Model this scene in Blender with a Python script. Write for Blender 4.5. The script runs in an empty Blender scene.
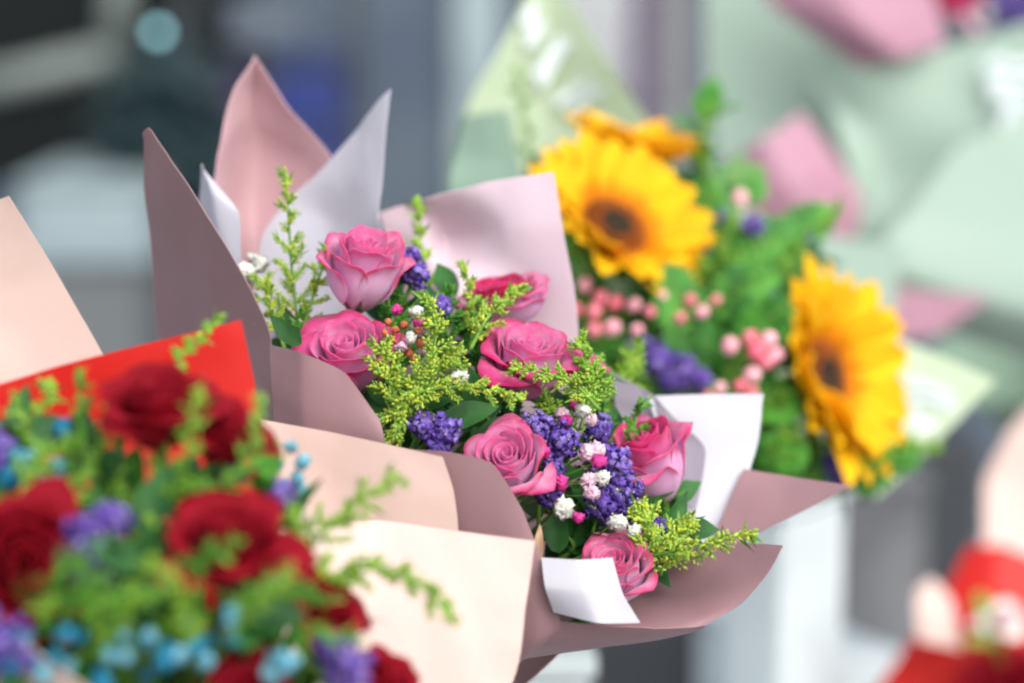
import bpy, math, random
import numpy as np
from mathutils import Vector, Matrix, noise as mnoise

scene = bpy.context.scene
COL = scene.collection
W, H, LENS, SENS = 1024, 683, 85.0, 36.0
CAM = Vector((0, 0, 1.32))
PITCH = math.radians(-9)
RC = Matrix.Rotation(math.radians(90) + PITCH, 3, 'X')
K = SENS / LENS / W

def P(px, py, d):
    return CAM + RC @ Vector(((px - W / 2) * K * d, -(py - H / 2) * K * d, -d))
def D(x, y, z):
    """direction given as right, up, towards the camera"""
    return (RC @ Vector((x, y, z))).normalized()
def S(n, d): return n * K * d

# ------------------------------------------------------------------ materials
def lin(h):
    h = h.lstrip('#'); c = [int(h[i:i + 2], 16) / 255 for i in (0, 2, 4)]
    return tuple(((v + .055) / 1.055) ** 2.4 if v > .04045 else v / 12.92 for v in c) + (1,)

def mat(name, col, col2=None, scale=40, rough=.6, trans=0, tcol=None, edge=None, edge_at=.8, base=None, base_to=.3,
        bump=0, bscale=200, bstretch=None, sheen=0, spec=.3, metallic=0, emit=0, glassy=0):
    m = bpy.data.materials.new(name); m.use_nodes = True
    nt = m.node_tree; N = nt.nodes; L = nt.links
    b = N['Principled BSDF']; out = N['Material Output']
    tc = N.new('ShaderNodeTexCoord')
    c = N.new('ShaderNodeRGB'); c.outputs[0].default_value = lin(col); cur = c.outputs[0]
    def mix(a, bcol, fac):
        x = N.new('ShaderNodeMix'); x.data_type = 'RGBA'
        L.new(a, x.inputs[6])
        if isinstance(bcol, tuple): x.inputs[7].default_value = bcol
        else: L.new(bcol, x.inputs[7])
        L.new(fac, x.inputs[0]); return x.outputs[2]
    def ramp(src, a, bb, lo=0, hi=1):
        r = N.new('ShaderNodeMapRange'); r.inputs[1].default_value = a; r.inputs[2].default_value = bb
        r.inputs[3].default_value = lo; r.inputs[4].default_value = hi; r.interpolation_type = 'SMOOTHSTEP'
        L.new(src, r.inputs[0]); return r.outputs[0]
    if col2:
        n = N.new('ShaderNodeTexNoise'); n.inputs['Scale'].default_value = scale; n.inputs['Detail'].default_value = 4
        L.new(tc.outputs['Object'], n.inputs['Vector'])
        cur = mix(cur, lin(col2), ramp(n.outputs['Fac'], .38, .62))
    if edge or base:
        sp = N.new('ShaderNodeSeparateXYZ'); L.new(tc.outputs['UV'], sp.inputs[0])
        nz = N.new('ShaderNodeTexNoise'); nz.inputs['Scale'].default_value = 180
        L.new(tc.outputs['Object'], nz.inputs['Vector'])
        ad = N.new('ShaderNodeMath'); ad.operation = 'MULTIPLY_ADD'; ad.inputs[1].default_value = .22
        L.new(nz.outputs['Fac'], ad.inputs[0]); L.new(sp.outputs['Y'], ad.inputs[2])
        if base: cur = mix(cur, lin(base), ramp(ad.outputs[0], base_to + .15, base_to - .1))
        if edge: cur = mix(cur, lin(edge), ramp(ad.outputs[0], edge_at - .16, 1.2))
    L.new(cur, b.inputs['Base Color'])
    b.inputs['Roughness'].default_value = rough
    b.inputs['Specular IOR Level'].default_value = spec
    b.inputs['Metallic'].default_value = metallic
    if sheen:
        b.inputs['Sheen Weight'].default_value = sheen; b.inputs['Sheen Roughness'].default_value = .4
    if glassy:
        b.inputs['Coat Weight'].default_value = glassy
    if emit:
        b.inputs['Emission Color'].default_value = lin(col); b.inputs['Emission Strength'].default_value = emit
    if bump:
        n = N.new('ShaderNodeTexNoise'); n.inputs['Scale'].default_value = bscale; n.inputs['Detail'].default_value = 5
        if bstretch:
            mp = N.new('ShaderNodeMapping'); mp.inputs['Scale'].default_value = bstretch
            L.new(tc.outputs['UV'], mp.inputs[0]); L.new(mp.outputs[0], n.inputs['Vector'])
        else: L.new(tc.outputs['Object'], n.inputs['Vector'])
        bp = N.new('ShaderNodeBump'); bp.inputs['Strength'].default_value = .6; bp.inputs['Distance'].default_value = bump
        L.new(n.outputs['Fac'], bp.inputs['Height']); L.new(bp.outputs[0], b.inputs['Normal'])
    if trans:
        t = N.new('ShaderNodeBsdfTranslucent')
        if tcol: t.inputs['Color'].default_value = lin(tcol)
        else: L.new(cur, t.inputs['Color'])
        mx = N.new('ShaderNodeMixShader'); mx.inputs[0].default_value = trans
        L.new(b.outputs[0], mx.inputs[1]); L.new(t.outputs[0], mx.inputs[2]); L.new(mx.outputs[0], out.inputs['Surface'])
    return m

def paper(name, col, trans=.12, rough=.5, col2=None):
    return mat(name, col, col2=col2, scale=9, rough=rough, trans=trans, bump=.0012, bscale=38, spec=.35)

M = dict(
 mauve=paper('mauve_paper', '#8F6F73', .05, .5), pale=paper('pale_paper', '#C4C4CE', .2), pinkpale=paper('pale_pink_paper', '#F6D2D8', .45),
 lilac=paper('lilac_pink_paper', '#F8E4F0', .4), paleshade=paper('shaded_pale_paper', '#A8A2B0', .1),  # the greyer one is the pale paper with fold shade in its colour
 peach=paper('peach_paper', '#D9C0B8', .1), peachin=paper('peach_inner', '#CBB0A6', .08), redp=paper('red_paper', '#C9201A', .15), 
 green=paper('pale_green_paper', '#D2E2C4', .45), greend=paper('sage_paper', '#86A08E', .12), greenl=paper('mint_paper', '#A9C0B1', .28),
 pinkp=paper('rose_pink_paper', '#AC8092', .1), print=mat('white_print', '#CCD6D8', rough=.4),
 prose=mat('pink_petal', '#F2AEDF', '#F9CCEE', 32, .6, .45, edge='#E4408E', edge_at=1.0, base='#F6C0DE', base_to=.34, bump=.0003, bscale=60, bstretch=(40, 3, 1), sheen=.3),
 proseo=mat('pink_outer_petal', '#F5BCE6', '#FBD6F2', 30, .6, .45, edge='#E0207A', edge_at=.98, base='#F8C4DE', base_to=.3, bump=.0003, bscale=60, bstretch=(40, 3, 1), sheen=.3),
 mrose=mat('magenta_pink_petal', '#EE7CC2', '#F49CD6', 32, .6, .4, edge='#DC1670', edge_at=.86, base='#F6B0DA', base_to=.36, bump=.0003, bscale=60, bstretch=(40, 3, 1), sheen=.3),
 hrose=mat('hot_pink_petal', '#EA3C90', '#F05CA8', 45, .55, .4, edge='#C70A52', edge_at=.9, base='#F076B4', base_to=.3, bump=.0003, bscale=60, bstretch=(40, 3, 1), sheen=.3),
 rrose=mat('red_petal', '#86021E', '#A00620', 50, .6, .2, edge='#8E0018', edge_at=.9, bump=.0003, bscale=60, bstretch=(40, 3, 1), sheen=.0, spec=.2),
 calyx=mat('calyx_green', '#7DA046', '#5C8733', 100, .6, .1), stem=mat('stem_green', '#6F9A3A', '#587F2E', 80, .55),
 leaf=mat('dark_leaf', '#1F5420', '#336F2C', 60, .33, .15, bump=.0004, bscale=30, bstretch=(3, 30, 1), spec=.5),
 leafb=mat('bright_leaf', '#2A6A1A', '#509A2E', 45, .45, .12, bump=.0004, bscale=30, bstretch=(3, 30, 1)),
 fern=mat('fern_green', '#2C7420', '#58A036', 45, .5, .12),
 rod=mat('goldenrod_bud', '#D2DC50', '#B4CC50', 200, .6, .3), rodg=mat('goldenrod_green_bud', '#B4D45C', '#98C24C', 200, .6, .3),
 rodb=mat('bright_spray', '#A6CE44', '#8ABC3E', 120, .6, .35),
 statice=mat('statice_purple', '#8464CA', '#6A4EB4', 300, .65, .3), staticel=mat('statice_light', '#A490DC', '#9078D0', 300, .65, .3),
 white=mat('blossom_white', '#FAF8F4', '#EEF0E2', 300, .6, .2), blush=mat('blossom_blush', '#FBDDEA', '#F6C4DC', 300, .6, .2),
 magenta=mat('bud_magenta', '#EC4FA8', '#E0389A', 300, .6, .2), orange=mat('bud_orange', '#E98A62', '#D96F4E', 300, .6, .15),
 blue=mat('blossom_blue', '#1C86B4', '#3FA6C8', 250, .6, .2), blued=mat('blossom_deep_blue', '#12608E', '#1C7CA4', 250, .6, .2), bluel=mat('blossom_pale_blue', '#96D2E2', '#66B8D2', 250, .6, .2),
 berry=mat('berry_pink', '#EE8A98', '#E56C80', 150, .35), berryl=mat('berry_pale', '#F5B9C2', '#EE9BAA', 150, .35),
 sun=mat('sunflower_petal', '#FFCE0E', '#FFC008', 18, .5, .25, base='#F59A00', base_to=.32, bump=.0006, bscale=40, bstretch=(14, 1.5, 1)),
 disk=mat('disk_dark', '#2E2622', '#4A3A26', 200, .8), ring=mat('disk_brown', '#9C5210', '#6A3812', 200, .8), ringo=mat('disk_gold', '#C77A12', '#A8600E', 200, .8),
 dry=mat('dry_bract', '#C9A98C', '#B08E70', 100, .6, .2),
)

# ------------------------------------------------------------------ mesh helpers
class MB:
    def __init__(s): s.v = []; s.f = []; s.mi = []; s.uv = []
    def add(s, verts, faces, mi=0, uvs=None):
        o = len(s.v); s.v.extend([tuple(v) for v in verts]); s.uv.extend(uvs if uvs is not None else [(0.5, .5)] * len(verts))
        s.f.extend([tuple(i + o for i in f) for f in faces]); s.mi.extend([mi] * len(faces))
    def grid(s, G, mi=0, uvs=None):
        n, m = len(G), len(G[0]); vs = [p for r in G for p in r]
        if uvs is None: uvs = [(j / (m - 1), i / (n - 1)) for i in range(n) for j in range(m)]
        fs = [(i * m + j, i * m + j + 1, (i + 1) * m + j + 1, (i + 1) * m + j) for i in range(n - 1) for j in range(m - 1)]
        s.add(vs, fs, mi, uvs)
    def tube(s, pts, r, n=6, mi=0, r2=None):
        pts = [Vector(p) for p in pts]; rings = []
        for i, p in enumerate(pts):
            t = (pts[min(i + 1, len(pts) - 1)] - pts[max(i - 1, 0)])
            t = t.normalized() if t.length > 1e-9 else Vector((0, 0, 1))
            a = t.orthogonal().normalized() if i == 0 else (a - t * a.dot(t)).normalized(); b = t.cross(a)
            rr = r if r2 is None else r + (r2 - r) * i / (len(pts) - 1)
            rings.append([p + (a * math.cos(2 * math.pi * k / n) + b * math.sin(2 * math.pi * k / n)) * rr for k in range(n)])
        vs = [p for q in rings for p in q]
        fs = [(i * n + k, i * n + (k + 1) % n, (i + 1) * n + (k + 1) % n, (i + 1) * n + k) for i in range(len(pts) - 1) for k in range(n)]
        fs.append(tuple(range(n))[::-1]); fs.append(tuple((len(pts) - 1) * n + k for k in range(n)))
        s.add(vs, fs, mi)
    def blob(s, c, r, axis=None, stretch=1.0, mi=0, jit=0, rnd=random):
        c = Vector(c); z = (axis or Vector((0, 0, 1))).normalized(); x = z.orthogonal().normalized(); y = z.cross(x)
        vs = [c + z * r * stretch]; n = 5
        for lat in (.55, -.45):
            rr = math.sqrt(1 - lat * lat)
            for k in range(n):
                a = 2 * math.pi * (k + (0 if lat > 0 else .5)) / n
                q = r * (1 + (rnd.random() - .5) * jit)
                vs.append(c + (x * math.cos(a) + y * math.sin(a)) * rr * q + z * lat * r * stretch)
        vs.append(c - z * r * stretch)
        fs = []
        for k in range(n):
            k2 = (k + 1) % n
            fs += [(0, 1 + k, 1 + k2), (1 + k, 1 + n + k, 1 + k2), (1 + k2, 1 + n + k, 1 + n + k2), (1 + n + k, 2 * n + 1, 1 + n + k2)]
        s.add(vs, fs, mi)
    def box(s, a, b, mi=0):
        (x0, y0, z0), (x1, y1, z1) = a, b
        vs = [(x, y, z) for x in (x0, x1) for y in (y0, y1) for z in (z0, z1)]
        s.add(vs, [(0, 1, 3, 2), (4, 6, 7, 5), (0, 4, 5, 1), (2, 3, 7, 6), (0, 2, 6, 4), (1, 5, 7, 3)], mi)
    def build(s, name, mats, parent=None, smooth=True, bevel=0):
        if not isinstance(mats, (list, tuple)): mats = [mats]
        me = bpy.data.meshes.new(name); off = parent_loc(parent) if parent else Vector((0, 0, 0))
        me.from_pydata([Vector(v) - off for v in s.v], [], s.f)
        for m in mats: me.materials.append(m)
        me.polygons.foreach_set('material_index', s.mi)
        if smooth: me.polygons.foreach_set('use_smooth', [True] * len(me.polygons))
        ul = me.uv_layers.new(name='UVMap'); idx = np.empty(len(me.loops), np.int32); me.loops.foreach_get('vertex_index', idx)
        ul.data.foreach_set('uv', np.array(s.uv, np.float32)[idx].ravel())
        me.update()
        o = bpy.data.objects.new(name, me); COL.objects.link(o)
        if parent: o.parent = parent
        if bevel:
            md = o.modifiers.new('edge', 'BEVEL'); md.width = bevel; md.segments = 2
        return o
def parent_loc(p):
    v = Vector((0, 0, 0))
    while p: v = v + p.location; p = p.parent
    return v
def thing(name, label, cat, loc, group=None):
    o = bpy.data.objects.new(name, None); o.empty_display_size = .01; COL.objects.link(o); o.location = loc
    return tag(o, label, cat, group)
def tag(o, label, cat, group=None, kind=None):
    if label: o['label'] = label
    if cat: o['category'] = cat
    if group: o['group'] = group
    if kind: o['kind'] = kind
    return o

def bez(a, b, c, n=8):
    return [a * (1 - t) ** 2 + b * 2 * t * (1 - t) + c * t * t for t in [i / n for i in range(n + 1)]]
def frame(z, roll=0):
    z = z.normalized(); x = z.orthogonal().normalized(); y = z.cross(x)
    R = Matrix((x, y, z)).transposed()
    return R @ Matrix.Rotation(roll, 3, 'Z')

# ------------------------------------------------------------------ paper sheets
def cr(p0, p1, p2, p3, t, k=.5):
    m1 = (p2 - p0) * k; m2 = (p3 - p1) * k
    return (2 * t ** 3 - 3 * t ** 2 + 1) * p1 + (t ** 3 - 2 * t ** 2 + t) * m1 + (-2 * t ** 3 + 3 * t ** 2) * p2 + (t ** 3 - t ** 2) * m2
def refine(A, n, k_=.5):
    A = np.asarray(A); out = []
    k = len(A)
    for i in range(k - 1):
        p0 = A[i - 1] if i > 0 else 2 * A[0] - A[1]; p3 = A[i + 2] if i + 2 < k else 2 * A[-1] - A[-2]
        for j in range(n): out.append(cr(p0, A[i], A[i + 1], p3, j / n, k_))
    out.append(A[-1]); return np.array(out)
def sheet(parent, name, net, front, back, n=9, crumple=.0011, seed=0, th=.0005, crease=.5):
    m = max(len(r) for r in net)
    G = np.array([[P(*q) for q in r] for r in net])
    G = refine(G, n, crease * .62); G = np.swapaxes(refine(np.swapaxes(G, 0, 1), n, crease * .62), 0, 1)
    du = np.gradient(G, axis=1); dv = np.gradient(G, axis=0); Nn = np.cross(du, dv); ln = np.linalg.norm(Nn, axis=2, keepdims=True)
    avg = Nn.sum((0, 1)); avg /= np.linalg.norm(avg)
    Nn = np.where(ln > 1e-9, Nn / np.maximum(ln, 1e-12), avg)
    mid = G.mean((0, 1)); view = np.array(CAM) - mid
    if avg @ view < 0: Nn = -Nn; flip = True
    else: flip = False
    off = Vector((seed * 3.1, seed * 1.7, 0))
    rc = random.Random(seed * 7 + 1); lines = []
    for _ in range(3):   # a few soft folds pressed into the paper
        i0, j0 = rc.randrange(G.shape[0]), rc.randrange(G.shape[1]); c0 = Vector(G[i0, j0])
        dd = Vector([rc.gauss(0, 1) for _ in range(3)]).normalized(); lines.append((c0, dd, rc.choice((-1, 1)) * rc.uniform(.5, 1.0), rc.uniform(.012, .022)))
    for i in range(G.shape[0]):
        for j in range(G.shape[1]):
            p = Vector(G[i, j])
            a = mnoise.noise(p * 16 + off) * crumple * 2.2 + (abs(mnoise.noise(p * 34 + off)) - .2) * crumple
            for c0, dd, am, wv in lines:
                q_ = abs((p - c0).dot(dd)); a += am * crumple * 1.1 * max(0, 1 - q_ / wv)
            G[i, j] += Nn[i, j] * a
    B = G - Nn * th
    r, c = G.shape[:2]
    mb = MB()
    vs = [tuple(p) for p in G.reshape(-1, 3)] + [tuple(p) for p in B.reshape(-1, 3)]
    F = []; mi = []
    o = r * c
    for i in range(r - 1):
        for j in range(c - 1):
            q = (i * c + j, i * c + j + 1, (i + 1) * c + j + 1, (i + 1) * c + j)
            fr = q if not flip else q[::-1]
            F.append(fr); mi.append(0); F.append(tuple(x + o for x in fr[::-1])); mi.append(1)
    rim = [j for j in range(c)] + [i * c + c - 1 for i in range(1, r)] + [(r - 1) * c + j for j in range(c - 2, -1, -1)] + [i * c for i in range(r - 2, 0, -1)]
    # rim gets its own vertices so its normals do not bend the sheet's shading
    vs2 = []; 
    for a in rim: vs2.append(vs[a]); vs2.append(vs[a + o])
    base = len(vs); L = len(rim)
    for k in range(L):
        k2 = (k + 1) % L; F.append((base + 2 * k, base + 2 * k2, base + 2 * k2 + 1, base + 2 * k + 1)); mi.append(0)
    mb.v = vs + vs2; mb.f = F; mb.mi = mi
    uvs = [(j / (c - 1), i / (r - 1)) for i in range(r) for j in range(c)]
    mb.uv = uvs * 2 + [(0, 0)] * len(vs2)
    return mb.build(name, [M[front], M[back]], parent)

def cone_wrap(parent, top, bottom, r1, r2, front, name='paper_cone'):
    """gathered lower part of a wrap, from the opening down to the tie"""
    mb = MB(); ax = (bottom - top); R = frame(ax); G = []
    for i in range(15):
        t = i / 14; rr = r1 + (r2 - r1) * (t ** .7); row = []
        for k in range(61):
            a = 2 * math.pi * k / 60
            q = rr * (1 + .07 * math.sin(a * 7 + 3 * t) * (.3 + t))
            row.append(top + ax * t + R @ Vector((math.cos(a) * q, math.sin(a) * q, 0)))
        G.append(row)
    mb.grid(G); o = mb.build(name, [M[front]], parent)
    md = o.modifiers.new('thickness', 'SOLIDIFY'); md.thickness = .0006
    return o

# ------------------------------------------------------------------ flowers
def petal(R, base, s, phi, rk, hk, wk, flare, curl, rnd, nu=13, nv=13, tip=.25, point=.0, rb=.14, over=.05, twist=0):
    G = []; uv = []; ph = rnd.random() * 9
    for i in range(nv):
        row = []
        for j in range(nu):
            u = -1 + 2 * j / (nu - 1); v = i / (nv - 1)
            top = 1 - tip * abs(u) ** 2.4 + point * max(0, 1 - abs(u) * 4)
            vv = v * top
            half = wk * (.4 + .6 * math.sin(min(1, vv / .6) * math.pi / 2)) * (1 - .12 * v ** 6)
            r = rb + (rk - rb) * math.sin(min(1, vv / .62) * math.pi / 2) ** .85
            if vv > .5: r += flare * ((vv - .5) / .5) ** 2
            z = hk * vv
            if vv > .78:
                t = (vv - .78) / .22; r += curl * t * (1 + .25 * math.sin(ph + u * 4)); z -= curl * .75 * t * t
            ed = max(0, abs(u) - .6) / .4
            r += ed ** 2 * (.05 + flare * .35) * v + over * u
            r += .02 * math.sin(ph + u * 5 + v * 3) * v; z += .02 * math.sin(ph * 2 + u * 7) * v ** 2
            th = phi + u * half + twist * v
            row.append(base + R @ Vector((math.cos(th) * r, math.sin(th) * r, z)) * s)
            uv.append((u * .5 + .5, v))
        G.append(row)
    mb = MB(); mb.grid(G, 0, uv); return mb

def solid(o, t=.0006):
    md = o.modifiers.new('thickness', 'SOLIDIFY'); md.thickness = t; md.offset = 0
    return o

def rose(name, label, px, py, d, rpx, axis, bind, seed, inner='prose', outer='proseo', openness=1.0, hscale=1.0, group=None, cat='rose', petals=(4, 5, 5, 3), leaf=None):
    rnd = random.Random(seed); s = S(rpx, d) / 1.22
    ax = D(*axis); c = P(px, py, d); base = c - ax * s * .72 * hscale
    R = frame(ax, rnd.random() * 6.28)
    t = thing(name, label, cat, base, group)
    R = R @ Matrix.Diagonal((1, 1, hscale))
    # spiral heart
    G = []; uv = []; nT = 90; nv = 9
    for i in range(nv):
        row = []
        for j in range(nT + 1):
            q = j / nT; v = i / (nv - 1); th = q * 2 * math.pi * 3.1
            r0 = .035 + .36 * q ** .9
            r = r0 * (.5 + .5 * math.sin(min(1, v / .6) * math.pi / 2)) + (.05 * max(0, v - .8) / .2 * (.4 + q))
            r *= 1 + .06 * math.sin(th * 1.5 + 1)
            z = .25 + (1.18 - .10 * q + .035 * math.sin(th * 2.3) - .25) * v
            z -= .03 * max(0, v - .85) / .15
            row.append(base + R @ Vector((math.cos(th) * r, math.sin(th) * r, z)) * s); uv.append((q * 3 % 1, v * .97))
        G.append(row)
    mb = MB(); mb.grid(G, 0, uv); solid(mb.build('heart', M[inner], t), .0005)
    o = openness
    layers = [(petals[0], .47, 1.24, 1.15, .03, .05, .12), (petals[1], .62, 1.22, 1.0, .10 * o, .10, .2), (petals[2], .78, 1.12, .9, .26 * o, .2 * o, .25), (petals[3], .88, .98, .85, .42 * o, .26 * o, .3)]
    phi = rnd.random() * 6
    for li, (n, rk, hk, wk, fl, cu, tip) in enumerate(layers):
        for k in range(n):
            a = phi + 2 * math.pi * k / n + rnd.uniform(-.15, .15)
            mb = petal(R, base, s, a, rk * rnd.uniform(.95, 1.05), hk * rnd.uniform(.95, 1.05), wk * rnd.uniform(.9, 1.1), fl * rnd.uniform(.7, 1.3), cu * rnd.uniform(.6, 1.4), rnd, tip=tip, point=.04 if li > 1 else 0, over=.05)
            solid(mb.build('petal', M[outer if li > 1 else inner], t), .0005)
        phi += .9
    # calyx: hip and five sepals
    mb = MB(); mb.tube([base - ax * s * .32, base - ax * s * .2, base - ax * s * .02, base + ax * s * .06], .1 * s, 10); 
    for i, q in enumerate(mb.v): pass
    for k in range(5):
        a = 2 * math.pi * k / 5; G = []
        for i in range(6):
            v = i / 5; w = .11 * (1 - v) ** .8; r = .12 + .42 * math.sin(v * 1.4); z = -.04 + .5 * v * (1 - .6 * v)
            G.append([base + R @ Vector((math.cos(a) * r - math.sin(a) * w * uu, math.sin(a) * r + math.cos(a) * w * uu, z - .02 * (1 - uu * uu))) * s for uu in (-1, 0, 1)])
        mb.grid(G)
    mb.build('calyx', M['calyx'], t)
    mb = MB(); p0 = base - ax * s * .28; mb.tube(bez(p0, p0 - ax * (p0 - bind).length * .04, bind, 12), .0024, 7); mb.build('stem', M['stem'], t)
    if leaf:
        for (lx, ly, ld, la, lz, ll, lw) in leaf:
            leaf_mesh(P(lx, ly, ld), D(*la), D(*lz), S(ll, d), S(lw, d), rnd).build('leaf', M['leaf'], t)
    return t

def leaf_mesh(base, dirn, nrm, L, Wd, rnd, curl=.25, fold=.25, mi=0, mb=None, nseg=10):
    x = dirn.normalized(); y = nrm.cross(x).normalized(); z = x.cross(y); G = []
    sd = rnd.uniform(-.15, .15)
    for i in range(nseg + 1):
        v = i / nseg; w = Wd * .5 * math.sin(math.pi * min(1, .04 + .96 * v) ** .8) ** .9
        if i == nseg: w = Wd * .02
        row = []
        for uu in (-1, -.5, 0, .5, 1):
            p = base + x * L * v + y * (w * uu + sd * L * v * v) + z * (-curl * L * v * v + fold * w * abs(uu) + .02 * L * math.sin(v * 9 + uu * 3) * abs(uu))
            row.append(p)
        G.append(row)
    mb = mb or MB(); mb.grid(G, mi); return mb

def leafy(label, pts, nl, L, Wd, seed, m='leaf', group=None, name='leafy_stem', cat='foliage stem', spread=1.0):
    """stem with alternate leaves along a path"""
    rnd = random.Random(seed); pts = [Vector(p) for p in pts]; t = thing(name, label, cat, pts[0], group)
    path = refine(np.array([tuple(p) for p in pts]), 6); path = [Vector(p) for p in path]
    mb = MB(); mb.tube(path, .0016, 6, 0, .0007); mb.build('stem', M['stem'], t)
    n = len(path)
    for k in range(nl):
        f = .25 + .75 * k / max(1, nl - 1); i = min(n - 2, int(f * (n - 1))); p = path[i]; tg = (path[i + 1] - path[i]).normalized()
        q = tg.orthogonal().normalized(); q = Matrix.Rotation(k * 2.4 + rnd.random(), 3, tg) @ q
        dr = (tg * .7 + q * spread).normalized() if k < nl - 1 else tg
        ll = L * rnd.uniform(.75, 1.1) * (1 - .25 * f)
        leaf_mesh(p, dr, (tg - q * .3 + D(0, .3, .8)).normalized(), ll, Wd * rnd.uniform(.85, 1.1), rnd, curl=rnd.uniform(.05, .35)).build('leaf', M[m], t)
    return t

def spray(label, pts, nb, Lmax, bud, seed, m1='rod', m2='rodg', group=None, name='goldenrod_sprig', cat='flower sprig', stretch=1.9, nbuds=26, spread=.9, taper=.75, jit=.35, start=.12, droop=.15, flat=None):
    """goldenrod like plume: stem and side branchlets, each covered in buds"""
    rnd = random.Random(seed); pts = [P(*p) if not isinstance(p, Vector) else p for p in pts]
    t = thing(name, label, cat, pts[0], group)
    path = [Vector(p) for p in refine(np.array([tuple(p) for p in pts]), 8)]; n = len(path)
    mb = MB(); mb.tube(path, .0011, 5, 0, .0004); mb.build('stem', M['stem'], t)
    for k in range(nb):
        f = start + (1 - start) * (k + .5) / nb; i = min(n - 2, int(f * (n - 1))); p = path[i]; tg = (path[i + 1] - path[i]).normalized()
        q = Matrix.Rotation(k * 2.4 + rnd.random() * .8, 3, tg) @ tg.orthogonal().normalized()
        if flat: q = (tg.cross(flat) * (1 if k % 2 else -1) + flat * rnd.uniform(-.3, .3)).normalized()
        dr = (tg * .75 + q * spread).normalized(); ln = Lmax * (1 - taper * f) * rnd.uniform(.7, 1.15)
        mid = p + dr * ln * .55; end = p + (dr * .9 + tg * .2 - Vector((0, 0, droop))) * ln
        twig = bez(p, mid, end, 8); b = MB(); b.tube(twig, .0005, 4, 2, .00025)
        nn = max(6, int(nbuds * 1.3 * ln / Lmax) + 3)
        for a in range(nn):
            g = .12 + .88 * a / (nn - 1); x = g * 8; ii = min(7, int(x)); c = twig[ii].lerp(twig[ii + 1], x - ii)
            tw = (twig[ii + 1] - twig[ii]).normalized()
            o = Matrix.Rotation(a * 2.4 + rnd.random(), 3, tw) @ tw.orthogonal().normalized()
            r = bud * rnd.uniform(.4, .95) * (1 - .35 * g)
            b.blob(c + o * bud * rnd.uniform(.5, 1.9), r, (tw + o * 1.1).normalized(), stretch, 0 if rnd.random() < .6 else 1, jit, rnd)
        for a in range(3):
            g = rnd.uniform(.05, .8); c = twig[int(g * 8)]; o = Matrix.Rotation(rnd.random() * 6.3, 3, dr) @ dr.orthogonal().normalized()
            leaf_mesh(c, (dr + o * .8).normalized(), o, bud * rnd.uniform(4, 7), bud * 1.3, rnd, .1, .2, 2, b, 3)
        b.build('plume', [M[m1], M[m2], M['stem']], t)
    # tip
    b = MB()
    for a in range(10):
        c = path[-1 - a // 3] + Vector((rnd.uniform(-1, 1), rnd.uniform(-1, 1), rnd.uniform(-1, 1))) * bud * .9
        b.blob(c, bud * .7, (path[-1] - path[-3]).normalized(), stretch, a % 2, jit, rnd)
    b.build('tip_buds', [M[m1], M[m2]], t)
    return t

def floret(b, c, ax, r, rnd, mi=0, lobes=5):
    """small ruffled funnel"""
    R = frame(ax, rnd.random() * 6); n = lobes * 2; vs = [c - R @ Vector((0, 0, r * .9))]; 
    for k in range(n):
        a = 2 * math.pi * k / n; q = r * (1.0 if k % 2 == 0 else .62) * rnd.uniform(.85, 1.15)
        vs.append(c + R @ Vector((math.cos(a) * q, math.sin(a) * q, r * rnd.uniform(.1, .5))))
    vs.append(c - R @ Vector((0, 0, r * .15)))
    fs = [(0, 1 + k, 1 + (k + 1) % n) for k in range(n)] + [(n + 1, 1 + (k + 1) % n, 1 + k) for k in range(n)]
    b.add(vs, fs, mi, [(0, 0)] + [(0, 1)] * n + [(0, .3)])

def statice(label, clumps, bind, seed, group=None, fr=.0026, mats=('statice', 'staticel')):
    """clumps: (px,py,d,rpx)"""
    rnd = random.Random(seed); cs = [(P(x, y, d), S(r, d)) for x, y, d, r in clumps]
    base = sum((c for c, r in cs), Vector()) / len(cs); base = base.lerp(bind, .22)
    t = thing('statice_sprig', label, 'flower sprig', base, group)
    mb = MB(); mb.tube(bez(bind, bind.lerp(base, .6), base, 6), .0018, 6)
    for c, r in cs: mb.tube(bez(base, base.lerp(c, .5) + Vector((rnd.uniform(-1, 1), 0, rnd.uniform(-1, 1))) * .004, c, 5), .0012, 5)
    mb.build('stem', M['stem'], t)
    for c, r in cs:
        b = MB(); r *= .92; nf = int(60 + 64 * (r / .011) ** 2)
        for k in range(nf):
            y = 1 - 2 * (k + .5) / nf; a = k * 2.39996; rr = math.sqrt(1 - y * y)
            v = Vector((math.cos(a) * rr, math.sin(a) * rr, y)); v = (v + Vector([rnd.uniform(-.25, .25) for _ in range(3)])).normalized()
            floret(b, c + v * r * (1 + .38 * mnoise.noise(v * 1.6 + Vector((seed, c.x * 90, 0)))) * rnd.uniform(.5, 1.32), (v + Vector([rnd.uniform(-.4, .4) for _ in range(3)])).normalized(), fr * rnd.uniform(.6, 1.15), rnd, 0 if rnd.random() < .65 else 1)
        for k in range(int(nf * .12)):
            v = Vector([rnd.gauss(0, 1) for _ in range(3)]).normalized(); floret(b, c + v * r * 1.12, v, fr * .3, rnd, 2)
            leaf_mesh(c + v * r * .9, v, v.orthogonal(), fr * 1.6, fr * .5, rnd, .1, .2, 3, b, 3)
        b.build('flower_head', [M[mats[0]], M[mats[1]], M['blush'], M['calyx']], t)
    return t

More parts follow.
